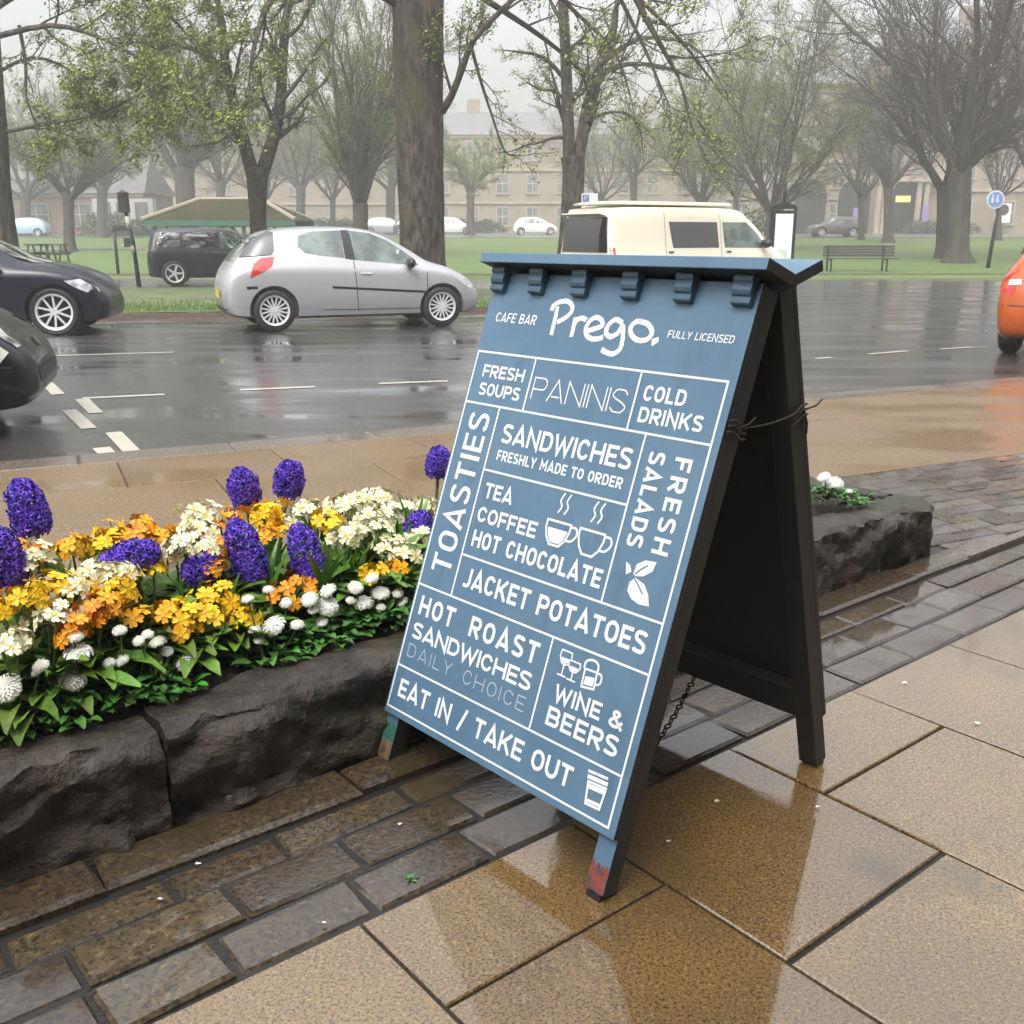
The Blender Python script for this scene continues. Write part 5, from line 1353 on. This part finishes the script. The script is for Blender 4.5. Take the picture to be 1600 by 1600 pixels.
def px_line(pts, Y, dy=0.0):
    n = len(pts); return [at(u, v, Y + dy * i / max(1, n - 1)) for i, (u, v) in enumerate(pts)]
def big(name, label, Y, trunk_px, limbs, seed, zbase=0.0, bark=M_bark, twig=M_twig, leafm=M_young, **kw):
    """trunk and limbs given by their outline in the photo at one distance: (u, v, width) lists"""
    t0 = trunk_px[0]; b = at(t0[0], t0[1], Y); b.z = zbase
    T = Tree(name, label, b, seed, bark, twig, leafm, **kw)
    pts = [at(u, v, Y) for u, v, w_ in trunk_px]; pts[0].z = zbase - .05
    pts = [pts[0], Vector((pts[0].lerp(pts[1], .3).x, Y, zbase + .5))] + pts[1:]
    rads = [trunk_px[0][2] * Y / FPX / 2] * 2 + [w_ * Y / FPX / 2 for u, v, w_ in trunk_px[1:]]
    T.trunk(pts, rads)
    for L_ in limbs:
        lp, dy, w0, w1, nb = L_[:5]; P_ = px_line(lp, Y, dy); P_ = [Vector(p) for p in catmull([tuple(p) for p in P_], 3)]; m = len(P_)
        rr = [(w0 + (w1 - w0) * i / (m - 1)) * Y / FPX / 2 for i in range(m)]
        ln = sum((P_[i + 1] - P_[i]).length for i in range(m - 1))
        T.along(P_, rr, L_[5] if len(L_) > 5 else 0, ln * (L_[6] if len(L_) > 6 else .6), .15, nb)
    return T
# the thick near trunk behind the silver car; its boughs hang down either side from above
T = big('tree', 'thick dark tree trunk close behind the silver hatchback, boughs hanging from above', 21.5, [(662, 478, 78), (660, 400, 70), (658, 300, 69), (656, 210, 70), (654, 110, 72), (652, -60, 74), (648, -260, 66), (640, -500, 40)],
        [([(690, 175), (705, 150), (722, 108), (742, 60), (800, 0)], -.6, 12, 7, 5), ([(735, 70), (752, 130), (770, 185), (788, 236), (806, 243)], 0, 6, 2, 7, 1, .5),
         ([(650, 20), (580, -20), (500, -40), (430, -10), (400, 60), (390, 120)], -2.5, 22, 3, 9, 0, .45), ([(660, 0), (740, -80), (860, -120), (960, -60), (1010, 30), (1060, 120)], -2, 26, 4, 12, 0, .42),
         ([(940, -60), (1000, 60), (1030, 130), (1046, 165)], -1, 7, 2, 9, 1, .5), ([(980, -20), (1060, 60), (1100, 110), (1130, 150)], .5, 7, 2, 9, 1, .5), ([(660, -60), (760, 0), (850, 60), (905, 110), (920, 150)], .8, 12, 2, 9, 1, .4),
         ([(820, -60), (900, 20), (960, 80), (985, 150)], -.5, 8, 2, 9, 1, .5), ([(645, -100), (560, -240), (420, -330)], 2, 30, 10, 6, 0, .5), ([(655, -100), (760, -260), (900, -360)], 2, 30, 10, 6, 0, .5)],
        5, lsize=.065, lden=3, droop=.03, n=(7, 6, 4), ang=(.45, 1.0), shr=.55, minr=.006)
T.done()
# left edge trunk with leafy boughs over the top left corner
T = big('tree', 'mossy tree trunk cut by the left edge, leafy boughs over the top left corner', 24, [(6, 452, 70), (2, 390, 50), (-6, 300, 42), (-12, 200, 40), (-20, 100, 40), (-30, -80, 34), (-30, -300, 20)],
        [([(-10, 210), (60, 196), (120, 186), (170, 172), (215, 150)], -1, 6, 2, 14, 0, .45), ([(30, 40), (40, 100), (41, 150), (54, 190), (62, 222)], -.5, 6, 1.5, 9, 1, .5), ([(-16, 60), (80, 40), (160, 60), (230, 100), (270, 140)], -2, 9, 2, 16, 0, .42), ([(-20, 20), (90, -40), (200, -20), (280, 40), (330, 110)], 1, 11, 2, 16, 0, .42),
         ([(-16, 120), (50, 90), (110, 110), (150, 150)], 1.5, 6, 2, 14, 1, .5), ([(-25, -60), (60, -200), (180, -280)], 0, 20, 6, 6), ([(-30, -120), (-140, -200), (-260, -260)], 0, 20, 6, 5)],
        6, lsize=.075, lden=5, droop=.05, n=(7, 6, 4), ang=(.5, 1.1), shr=.55, minr=.006)
T.done()
# forked tree between the shelter and the silver car
T = big('tree', 'forked tree with two dark limbs standing between the park shelter and silver car', 27, [(406, 462, 34), (404, 400, 25), (403, 340, 25), (402, 290, 30), (401, 262, 32)],
        [([(398, 285), (386, 240), (376, 200), (362, 150), (352, 100), (345, 30)], -.5, 21, 12, 7), ([(405, 285), (418, 245), (430, 205), (438, 160), (441, 110), (446, 30)], .5, 22, 13, 7), ([(378, 205), (345, 190), (320, 172), (302, 150), (290, 112)], -.6, 8, 3, 9, 1, .5),
         ([(434, 185), (455, 178), (480, 150), (505, 132)], .6, 7, 2, 8, 1, .5), ([(438, 160), (470, 120), (500, 70)], 0, 8, 3, 6, 1, .5), ([(356, 120), (310, 80), (260, 70), (230, 110), (215, 150)], -1.2, 9, 2, 12, 1, .45), ([(372, 190), (352, 215), (330, 225), (300, 228)], 0, 4, 1.5, 7, 1, .4)],
        8, lsize=.07, lden=3, droop=.0, n=(6, 6, 4), ang=(.4, .95), shr=.52, minr=.007)
T.done()
# forked tree above the van
T = big('tree', 'tall forked tree standing left of the parking sign behind the cream van', 31, [(888, 452, 46), (890, 390, 36), (893, 330, 33), (896, 270, 34), (895, 245, 36)],
        [([(890, 262), (888, 215), (886, 160), (884, 100), (880, 20), (876, -60)], -.4, 20, 14, 8), ([(900, 262), (909, 215), (915, 175), (925, 140), (936, 105), (960, 40)], .5, 20, 11, 8), ([(884, 214), (862, 216), (846, 222), (825, 226), (800, 236)], -.4, 6, 2, 6, 1, .45), ([(886, 160), (865, 142), (845, 140), (822, 128)], -.4, 6, 2, 8, 1, .5),
         ([(930, 120), (980, 100), (1040, 105), (1075, 120)], .4, 9, 3, 12, 1, .45), ([(886, 130), (850, 90), (800, 80)], -.5, 8, 3, 8, 1, .5), ([(912, 190), (955, 175), (985, 180), (1000, 200), (1004, 225)], .3, 5, 1.5, 7, 1, .4), ([(940, 100), (1000, 60), (1080, 70), (1120, 120)], -.4, 8, 2.5, 12, 1, .45)],
        9, lsize=.065, lden=3, droop=.01, n=(6, 5, 4), ang=(.4, .95), shr=.52, minr=.007)
T.done()
# park trees further off: own trunk, fork height, spread and colour each
def park_tree(label, u, Y, wpx, vfork, nl, height, spread, seed, leafm=M_young2, lden=1, lsize=.11, bark=M_bark2, twig=M_twig, n=(7, 6, 6), lean=0, ang=(.4, 1.0), minr=.008, group='trees standing in the park'):
    b = at(u, 380, Y); b.z = gz(Y); T = Tree('tree', label, b, seed, bark, twig, leafm, lsize=lsize, lden=lden, n=n, ang=ang, shr=.56, minr=minr, group=group)
    f = at(u + lean, vfork, Y); rr = wpx * Y / FPX / 2
    T.trunk([b - Vector((0, 0, .1)), b.lerp(f, .25), b.lerp(f, .6), f], [rr * 1.25, rr, rr * .95, rr * .98], 10, .04)
    for i in range(nl):
        a = 6.283 * i / nl + T.r.uniform(-.4, .4); e = spread * T.r.uniform(.5, 1.5)
        L = (height - (f.z - b.z)) * T.r.uniform(.75, 1.0)
        p0 = f - Vector((0, 0, rr * T.r.uniform(0, 2)))
        d = Vector((math.cos(a) * e, math.sin(a) * e, 1)).normalized(); pts = [p0]
        for k in range(6):
            d = (d + Vector((T.r.gauss(0, .15), T.r.gauss(0, .15), T.r.gauss(.02, .08)))).normalized(); pts.append(pts[-1] + d * L / 6)
        T.along(pts, [rr * .42 * (1 - .75 * k / 6) for k in range(7)], 0, L * .55, .1, n[0] + 3)
    T.done()
park_tree('small tree on the lawn right of the leftmost trunk, fine grey twigs', 107, 55, 17, 300, 9, 8, .9, 21, M_young2, 2, .07)
park_tree('stout twin stemmed tree behind the left end of the shelter', 292, 72, 30, 262, 9, 15, .45, 22, M_young2, 2, .08, lean=-4)
park_tree('upright tree fanning out from a short trunk between forked tree and thick trunk', 563, 48, 24, 318, 13, 11, .34, 23, M_young, 3, .07, ang=(.25, .6))
park_tree('slim bare tree seen just right of the forked tree over the van', 990, 80, 11, 270, 5, 9, .6, 24, M_young2, .5, .1)
park_tree('hazy green tree with fine upright twigs left of the map cabinet', 1205, 58, 15, 330, 13, 12, .7, 25, M_young, 3, .08)
park_tree('bare mossy tree in front of the hotel doorway', 1388, 70, 15, 285, 9, 11, .8, 26, M_young2, .3, .1, twig=M_twigp)
park_tree('big bare purple brown tree by the road at right, thick front trunk', 1500, 43, 33, 262, 12, 14, .62, 27, M_young2, .2, .1, twig=M_twigp, minr=.008)
park_tree('bare tree close behind the big purple brown one, slimmer trunk', 1474, 47, 18, 290, 9, 12, .7, 28, M_young2, .2, .1, twig=M_twigp)
park_tree('far hazy tree right of the small lawn tree', 160, 84, 16, 290, 6, 12, .7, 29, M_young2, 2, .11)
park_tree('far hazy tree above the parked silver car', 470, 88, 14, 290, 6, 13, .7, 30, M_young2, 2, .10)
park_tree('far pale green tree beyond the right side of the thick trunk', 735, 92, 12, 300, 6, 9, .7, 31, M_young, 3, .10)
park_tree('far greenish tree between slim bare tree and hazy green one', 1095, 74, 14, 310, 8, 11, .8, 32, M_young, 3, .10)
park_tree('bare tree at the right edge above the orange car', 1620, 52, 26, 270, 6, 13, .7, 34, M_young2, .3, .1, twig=M_twigp)
park_tree('far hazy tree at the left beyond the pale blue car', 40, 90, 16, 300, 6, 13, .8, 35, M_young2, 2, .11)
park_tree('far hazy tree above the shelter roof ridge', 345, 94, 14, 280, 6, 14, .7, 36, M_young2, 2, .11)
park_tree('far pale tree just left of the thick trunk', 610, 98, 14, 290, 6, 13, .7, 37, M_young2, 2, .11)

for i, (u, Y, tw, lab) in enumerate(((85, 99, 0, 'above the low brown house'), (225, 101, 0, 'behind the traffic pole'), (415, 103, 0, 'behind the forked tree right of the shelter'), (520, 100, 0, 'left of the upright fan shaped tree'), 
(940, 99, 0, 'right of the tall forked tree'), (1150, 93, 0, 'above the van bonnet'), (1345, 78, 1, 'left of the mossy bare tree'), (1560, 76, 1, 'by the round blue sign'))):
    park_tree('misty far tree standing ' + lab, u, Y, 9, 308, 8, 12.5, .75, 60 + i, M_young2, .5 if tw else 2, .11, twig=M_twigp if tw else M_twig, n=(6, 6, 5), minr=.012)

# ------------------------------------------------------------------ buildings round the park
M_sand = mat('sandstone_wall', (.27, .215, .165), .85, col2=(.20, .158, .122), scale=.5, mixlo=.35, mixhi=.65, bump=.3, bscale=2)
M_sand2 = mat('pale_stone_trim', (.34, .275, .215), .8, col2=(.27, .22, .17), scale=1)
M_slate = mat('slate_roof', (.12, .115, .125), .6, col2=(.16, .15, .155), scale=1.5)
M_pane = mat('dull_window_glass', (.10, .10, .11), .15, col2=(.19, .18, .18), scale=.6, spec=.6)
M_whitef = mat('white_window_frame', (.46, .44, .41), .6)
M_brown_w = mat('brown_wall', (.22, .15, .12), .8, col2=(.26, .19, .15), scale=.8)
M_lit = mat('lit_sign', (1.0, .62, .16), .5, emit=1.1)
def window(root, x, z, wd, h, y, arch=False, frame=M_sand2, depth=.12):
    mb = MB(); t = .16
    mb.box((x - wd / 2 - t / 2, y, z + h / 2), (t, depth, h)); mb.box((x + wd / 2 + t / 2, y, z + h / 2), (t, depth, h)); mb.box((x, y - .02, z - t / 2), (wd + 2.8 * t, depth + .06, t)); mb.box((x, y, z + h + t / 2), (wd + 2 * t, depth, t))
    o = mb.build('window', frame, root)
    mb = MB(); mb.box((x, y + .02, z + h / 2), (wd, .05, h)); mb.build('pane', M_pane, o)
    mb = MB(); mb.box((x, y - .012, z + h / 2), (.06, .05, h)); mb.box((x - wd / 4 - .015, y - .012, z + h * .52), (wd / 2 - .03, .05, .06)); mb.box((x + wd / 4 + .015, y - .012, z + h * .52), (wd / 2 - .03, .05, .06)); mb.build('sash', M_whitef, o)
def building(label, x0, x1, y, storeys, cols, sh=3.7, depth=11, wall=M_sand, roof=True, zb=None, chim=3, cat='building', name='terraced_building', ww=1.25, wh=2.0):
    z0 = (gz(y) if zb is None else zb) - .1; root = thing(name, label, cat, ((x0 + x1) / 2, y, z0)); W = x1 - x0; H = sh * storeys
    mb = MB(); mb.box((0, depth / 2, H / 2), (W, depth, H)); mb.build('wall', wall, root)
    mb = MB()
    for s_ in range(1, storeys + 1): mb.box((0, -.10, s_ * sh - .12 + (.1 if s_ == storeys else 0)), (W + .1, .24, .26 if s_ < storeys else .45))
    mb.build('string_course', M_sand2, root)
    if roof:
        mb = MB(); r_ = 3.2; mb.add([(-W / 2 - .3, -.4, H + .06), (W / 2 + .3, -.4, H + .06), (W / 2 + .3, depth + .4, H + .06), (-W / 2 - .3, depth + .4, H + .06), (-W / 2 + .5, depth / 2, H + r_), (W / 2 - .5, depth / 2, H + r_)], [(0, 1, 5, 4), (1, 2, 5), (2, 3, 4, 5), (3, 0, 4), (3, 2, 1, 0)])
        rf = mb.build('roof', M_slate, root)
        for k in range(chim):
            mb = MB(); cx = -W / 2 + W * (k + .5) / chim; mb.box((cx, depth / 2, H + r_ + .3), (1.5, .9, 2.2)); mb.build('chimney', wall, rf)
    for s_ in range(storeys):
        for c in range(cols):
            x = -W / 2 + W * (c + .5) / cols; window(root, x, s_ * sh + 1.0, ww, wh, -.07)
    return root
building('long pale sandstone terrace in mist behind the middle of the park', -10, 22, 126, 3, 9)
building('sandstone terrace in mist behind the left trees and shelter', -62, -12, 130, 3, 12)
building('tall sandstone terrace in mist above the cream van roof', 22.6, 36, 112, 4, 4)
bR = building('large sandstone hotel with doorways behind the bare trees at right', 37, 82, 101, 4, 11, 4.2, 14)
# hotel ground floor: portico, arched doorways, poster and lit sign
for i, (u, dark) in enumerate(((1262, 1), (1330, 1), (1412, 1), (1560, 0))):
    p = at(u, 370, 100.7); x = p.x - 59.5
    if not dark: continue
    mb = MB(); n = 10; poly = [(x - 1.5, .1), (x + 1.5, .1)] + [(x + 1.5 * math.cos(math.pi * k / n), 3.6 + 1.5 * math.sin(math.pi * k / n)) for k in range(n + 1)]
    m = len(poly); vs = [(a, -.34, b_) for a, b_ in poly] + [(a, -.22, b_) for a, b_ in poly]
    mb.add(vs, [tuple(range(m)), tuple(range(2 * m - 1, m - 1, -1))] + [(k, m + k, m + (k + 1) % m, (k + 1) % m) for k in range(m)])
    mb.build('doorway', M_black, bR)
mb = MB()
for u in (1368, 1378, 1430, 1442): mb.lathe([(.34, .1), (.3, .4), (.26, 4.4), (.36, 4.8)], 10, 0, Matrix.Translation((at(u, 370, 100).x - 59.5, -.9, 0)))
mb.box((at(1405, 370, 100).x - 59.5, -.7, 5.1), (7.5, 1.3, .6)); mb.build('portico', M_sand2, bR)
p = at(1411, 311, 99.6); mb = MB(); mb.box((0, 0, 0), (1.35, .12, .55)); o = mb.build('lit_sign', M_lit, None, bevel=.02); o.location = p; tag(o, 'small glowing amber sign over the hotel doorway', 'sign')
p = at(1567, 333, 99.9); root = thing('poster', 'white notice poster with a dark round picture on the hotel wall at right', 'poster', p)
mb = MB(); mb.box((0, 0, 0), (1.45, .08, 1.75)); mb.build('board', M_white_car, root); mb = MB(); mb.lathe([(.001, .05), (.5, .05), (.5, 0)], 16, 0, Matrix.Translation((0, -.045, .3)) @ Matrix.Rotation(R(90), 4, 'X')); mb.build('picture', M_grey_car, root)
M_purple = mat('purple_banner', (.20, .14, .30), .8)
for u, v in ((1337, 338), (1446, 333)):
    p = at(u, v, 98.5); mb = MB(); mb.box((0, 0, 0), (.55, .06, 1.5)); mb.box((0, 0, -1.5), (.08, .07, 1.6)); o = mb.build('banner', M_purple, None); o.location = p
    tag(o, 'narrow purple banner standing %s the hotel doorway' % ('left of' if u < 1400 else 'right of'), 'banner')
b = building('low brown house with white framed bay windows behind the traffic sign at left', -47, -32, 92, 1, 4, 3.6, 8, M_brown_w, True, None, 1, 'house', 'low_house', 2.0, 1.7)
mb = MB(); mb.box((6, -.5, 1.9), (5.2, .9, 2.6)); o = mb.build('bay', M_whitef, b)
for k in range(3):
    mb = MB(); mb.box((4.4 + 1.6 * k, -.98, 2.2), (1.1, .06, 1.4)); mb.build('bay_pane', M_pane, o)
# unseen shop terrace, added to block half the sky and shade the board's front
shop = thing('unseen_terrace', 'unseen stone shop terrace added behind the photographer to block half the sky', 'building', tuple(ab(2, -4.2)), R(25.4))
mb = MB(); mb.box((0, -4, 6.0), (60, 8, 12)); mb.build('wall', M_sand, shop)
mb = MB(); mb.box((0, .06, 1.6), (58, .12, 2.8)); mb.build('shopfront', M_black, shop); mb = MB(); mb.box((0, .5, 3.3), (59, 1.0, .35)); mb.build('fascia', M_blue, shop)
for s_ in range(2):
    for c in range(12):
        mb = MB(); mb.box((-26 + c * 4.7, .05, 5.6 + 3.6 * s_), (1.5, .1, 2.2)); mb.build('window', M_pane, shop)

# ------------------------------------------------------------------ park furniture
M_green_p = mat('green_park_paint', (.012, .085, .05), .5); M_roofmoss = mat('mossy_roof', (.020, .028, .005), .85, col2=(.042, .034, .012), spec=.1, scale=1.2, bump=.5, bscale=12); M_hip = mat('pale_ridge_tile', (.26, .23, .16), .8)
Y = 52.0; pc = at(366, 395, Y); zg = gz(Y)
sh_ = thing('park_shelter', 'green timber park shelter with mossy hipped roof behind the dark compact car', 'shelter', (pc.x, Y, zg))
ze = at(368, 345, Y).z - zg; zr = at(368, 312, Y).z - zg; hw = (485 - 250) / FPX * Y / 2 * .94; rw = (455 - 310) / FPX * Y / 2 * .62
def hip(mb, zo, k=1.0):
    mb.add([(-hw * k, -2.4 * k, ze + zo), (hw * k, -2.4 * k, ze + zo), (hw * k, 2.4 * k, ze + zo), (-hw * k, 2.4 * k, ze + zo), (-rw, 0, zr + zo), (rw, 0, zr + zo)], [(0, 1, 5, 4), (1, 2, 5), (2, 3, 4, 5), (3, 0, 4), (3, 2, 1, 0)])
mb = MB(); hip(mb, 0); rf = mb.build('roof', M_roofmoss, sh_)
mb = MB()
for a, b_ in (((-hw, -2.4, ze), (-rw, 0, zr)), ((hw, -2.4, ze), (rw, 0, zr)), ((-rw, 0, zr), (rw, 0, zr)), ((-hw, 2.4, ze), (-rw, 0, zr)), ((hw, 2.4, ze), (rw, 0, zr))): mb.tube([Vector(a) + Vector((0, -.03, .03)), Vector(b_) + Vector((0, -.03, .05))], .10, 6)
mb.build('ridge_tiles', M_hip, rf)
for y in (-2.35, 2.35): mb = MB(); mb.box((0, y, ze - .14), (hw * 1.98, .12, .26)); mb.build('eaves_board', M_green_p, sh_)
for x in (-.86, -.3, .3, .86):
    for y in (-2.1, 2.1):
        mb = MB(); mb.box((x * hw, y, (ze - .28) / 2), (.16, .16, ze - .28)); 
        for e in (-1, 1): mb.tube([(x * hw + .08 * e, y, ze - 1.0), (x * hw + .3 * e, y, ze - .6), (x * hw + .62 * e, y, ze - .3)], .06, 5)
        mb.build('post', M_green_p, sh_)
mb = MB(); mb.box((0, 1.5, .45), (hw * 1.5, .5, .08)); mb.box((0, 1.8, .75), (hw * 1.5, .06, .4)); mb.box((-hw * .6, 1.5, .2), (.1, .4, .4)); mb.box((hw * .6, 1.5, .2), (.1, .4, .4)); mb.build('seat', M_green_p, sh_)

# traffic signal seen from the back, and a smaller post box beside it
M_pole = mat('black_pole', (.016, .017, .018), .45)
p = at(217, 444, 29.2); p.z = ROADZ
sg_ = thing('traffic_pole', 'slim black pole with a lamp head and pale bands left of the shelter', 'pole', p)
mb = MB(); mb.tube([(0, 0, 0), (-.05, 0, 1.2), (-.2, 0, 2.1)], [.07, .055, .05], 8); mb.build('post', M_pole, sg_, smooth=True)
mb = MB(); mb.box((-.21, 0, 2.2), (.26, .22, .42)); mb.lathe([(.001, .2), (.16, .12), (.15, 0)], 10, 0, Matrix.Translation((-.21, 0, 2.4))); mb.build('lamp_head', M_pole, sg_, bevel=.02)
for z, m, h in ((1.72, M_whitef, .34), (1.0, M_hip, .22)):
    mb = MB(); mb.tube([(-.05 - .1 * (z - 1.0), 0, z - h / 2), (-.07 - .12 * (z - 1.0), 0, z + h / 2)], .066, 8); mb.build('reflective_band', m, sg_, smooth=True)
p = at(185, 428, 35.6); p.z = gz(35.6)
sg2 = thing('park_notice', 'dark post carrying a flat notice plate left of the traffic pole', 'sign', p)
mb = MB(); mb.tube([(0, 0, 0), (0, 0, 1.75)], .055, 8); mb.build('post', M_pole, sg2, smooth=True)
mb = MB(); mb.box((.28, -.06, 1.52), (.62, .05, .17)); mb.build('plate', M_pole, sg2, bevel=.005); mb = MB(); mb.box((.44, -.07, 1.05), (.24, .05, .30)); mb.build('paper', M_grey_car, sg2, bevel=.005)
# map cabinet
p = at(1217, 440, 26.5); p.z = ROADZ + .0
mc = thing('map_cabinet', 'black map cabinet with white panel and spike finial behind the van bonnet', 'notice cabinet', (p.x, 26.5, -.01))
zt = at(1217, 322, 26.5).z; wd = 40 / FPX * 26.5
mb = MB(); mb.box((-wd * .44, 0, zt / 2), (.07, .09, zt)); mb.box((wd * .44, 0, zt / 2), (.07, .09, zt)); mb.box((0, 0, .75), (wd * .82, .08, .1)); mb.box((0, .03, zt - .75), (wd * .8, .03, 1.3)); mb.prism([(-wd * .5, 0), (wd * .5, 0), (wd * .42, .10), (wd * .22, .13), (0, .2), (-wd * .22, .13), (-wd * .42, .10)], -.05, .05, 0, Matrix.Translation((0, 0, zt - .06)) @ Matrix.Rotation(R(90), 4, 'X')); mb.build('frame', M_pole, mc, bevel=.006)
mb = MB(); mb.box((wd * .04, -.03, zt - .85), (wd * .66, .03, 1.35)); mb.build('panel', M_white_car, mc); mb = MB(); mb.box((wd * .0, -.048, zt - 1.2), (wd * .4, .004, .3)); mb.build('map_print', mat('map_green', (.45, .55, .40), .6), mc)
mb = MB(); mb.lathe([(.001, 0), (.05, .02), (.03, .12), (.06, .2), (.03, .28), (.02, .42), (.001, .52)], 8, 0, Matrix.Translation((0, 0, zt + .1))); mb.build('finial', M_pole, mc, smooth=True)
# bench
p = on_ground(1338, 424); hb = R(2)
bn_ = thing('park_bench', 'dark slatted park bench on the grass behind the right junction', 'bench', (p.x, 36.6, gz(36.6)), hb)
wb = 110 / FPX * 36.6
for x in (-.46, .32): 
    mb = MB(); mb.box((x * wb, 0, .22), (.05, .06, .44)); mb.box((x * wb, .42, .44), (.05, .06, .88)); mb.box((x * wb, .2, .43), (.05, .42, .05)); mb.build('leg', M_pole, bn_)
M_slat = mat('dark_bench_slat', (.045, .04, .035), .6)
mb = MB()
for k in range(4): mb.box((-.02 * wb, .02 + .11 * k, .47), (wb, .09, .035))
mb.build('seat', M_slat, bn_)
mb = MB()
for k in range(4): mb.box((-.02 * wb, .46, .58 + .10 * k), (wb, .03, .08))
mb.build('backrest', M_slat, bn_)
# right hand lamp post with round blue sign
p = on_ground(1543, 420); Yl = p.y
lp_ = thing('street_post', 'tall dark post with round blue sign at the right of the junction', 'post', (p.x, Yl, gz(Yl)), 0)
zt = at(1551, 275, Yl).z - gz(Yl)
mb = MB(); mb.tube([(0, 0, 0), (.1, 0, zt * .5), (.22, 0, zt)], [.085, .06, .05], 8); mb.build('pole', M_pole, lp_, smooth=True)
Ms = mat('blue_sign_face', (.10, .19, .42), .5); zs = at(1544, 312, Yl).z - gz(Yl)
mb = MB(); mb.lathe([(.001, .02), (.33, .02), (.33, -.02), (.001, -.02)], 20, 0, Matrix.Translation((-.06, -.1, zs)) @ Matrix.Rotation(R(90), 4, 'X')); o = mb.build('sign_disc', M_whitef, lp_)
mb = MB(); mb.lathe([(.001, .03), (.27, .03), (.27, .021)], 20, 0, Matrix.Translation((-.06, -.1, zs)) @ Matrix.Rotation(R(90), 4, 'X')); mb.build('sign_face', Ms, o)
mb = MB()
for x, h in ((-.12, .2), (.06, .16)): mb.box((-.06 + x, -.138, zs - .02), (.09, .01, h)); mb.lathe([(.001, .004), (.045, .004)], 8, 0, Matrix.Translation((-.06 + x, -.138, zs - .02 + h / 2 + .06)) @ Matrix.Rotation(R(90), 4, 'X'))
mb.build('sign_figures', M_whitef, o)
# parking sign
p = at(921, 322, 27.4); root = thing('parking_sign', 'white parking plate with small blue square on a post above the van', 'sign', (p.x, 27.4, 0))
mb = MB(); mb.tube([(0, 0.05, -.05), (0, 0.05, p.z + .3)], .04, 8); mb.build('post', M_pole, root, smooth=True)
mb = MB(); mb.box((0, 0, p.z), (.42, .02, .62)); pl = mb.build('plate', M_white_car, root, bevel=.004)
mb = MB(); mb.box((-.10, -.013, p.z + .2), (.17, .006, .17)); mb.build('blue_square', Ms, pl)
mb = MB()
mb.box((-.125, -.019, p.z + .2), (.022, .005, .12)); mb.box((-.09, -.019, p.z + .25), (.04, .005, .02)); mb.box((-.09, -.019, p.z + .205), (.04, .005, .02)); mb.box((-.066, -.0195, p.z + .2275), (.02, .005, .06)); mb.build('letter', M_whitef, pl)
for k in range(3):
    pass
# picnic tables at the far left and clipped shrubs along the far street
for u in (66, 86):
    p = on_ground(u, 411); root = thing('picnic_table', 'small grey picnic table on the lawn beside the leftmost trunk', 'table', (p.x, p.y, gz(p.y)), 0, 'picnic tables at the left')
    mb = MB(); mb.box((0, 0, .74), (1.0, .8, .06)); mb.build('tabletop', M_slat, root)
    for e in (-1, 1): mb = MB(); mb.box((0, .6 * e, .42), (1.0, .22, .05)); mb.build('seat', M_slat, root); mb = MB(); mb.box((.4 * e, 0, .36), (.08, 1.2, .06)); mb.tube([(.4 * e, -.5, 0), (.4 * e, -.2, .72)], .04, 5); mb.tube([(.4 * e, .5, 0), (.4 * e, .2, .72)], .04, 5); mb.build('leg', M_slat, root)
M_hedge = mat('hedge_leaf', (.045, .075, .022), .8, col2=(.07, .09, .035), scale=2, island=.3)
for i, (u, Y, wd, h, lab) in enumerate(((165, 90, 5, 2.2, 'dark rounded shrub beside the low brown house'), (240, 91, 6, 1.8, 'low shrub behind the left end of the shelter'), (520, 101, 7, 1.6, 'low shrub on the far street left of the thick trunk'), (735, 106, 8, 1.5, 'pale misty hedge right of the thick trunk'), (1000, 101, 9, 1.8, 'misty hedge above the van roof'), (1180, 70, 3, 2.6, 'dark shrub just left of the map cabinet'), (1470, 99, 8, 1.5, 'low dark hedge in front of the hotel'))):
    p = at(u, 370, Y); root = thing('shrub', lab, 'shrub', (p.x, Y, gz(Y)), 0); mb = MB(); q = random.Random(50 + i)
    for _ in range(int(260 * wd)):
        a = q.uniform(0, 6.283); e = q.random() ** .4; ph = q.uniform(0, 1.5); c = Vector((math.cos(a) * wd / 2 * e * math.cos(ph * .8), math.sin(a) * 1.2 * e, abs(math.sin(ph)) * h * e * (.85 + .3 * noise.noise(Vector((a * 2, i, 0))))))
        d = rdir(Vector((0, 0, 1)), q.uniform(0, 1.6), q); u_ = d.orthogonal().normalized() * .14; v_ = d.cross(u_)
        mb.add([c - u_, c + v_ * .6, c + u_, c - v_ * .6], [(0, 1, 2, 3)])
    mb.build('foliage', M_hedge, root)
# tufts of longer grass on the near side of the verge
mb = MB(); q = random.Random(77)
for _ in range(9000):
    x = q.uniform(-12, .1); yb = 16.5 + (x + 12) * .215 + .25 if x < -7 else 17.7 + (x + 7) * .228
    y = yb + abs(q.gauss(0, 1.3)) + .05
    if y > 27: continue
    h = q.uniform(.03, .10); a = q.uniform(0, 6.28); dx, dy = math.cos(a) * .012, math.sin(a) * .012
    mb.add([(x - dx, y - dy, 0), (x + dx, y + dy, 0), (x + q.uniform(-.03, .03), y + q.uniform(-.03, .03), h)], [(0, 1, 2)])
tag(mb.build('verge_grass', mat('grass_blade', (.08, .16, .025), .7, col2=(.12, .17, .04), scale=1, island=.3)), 'short bright green grass along the edge of the verge', 'grass', kind='stuff')
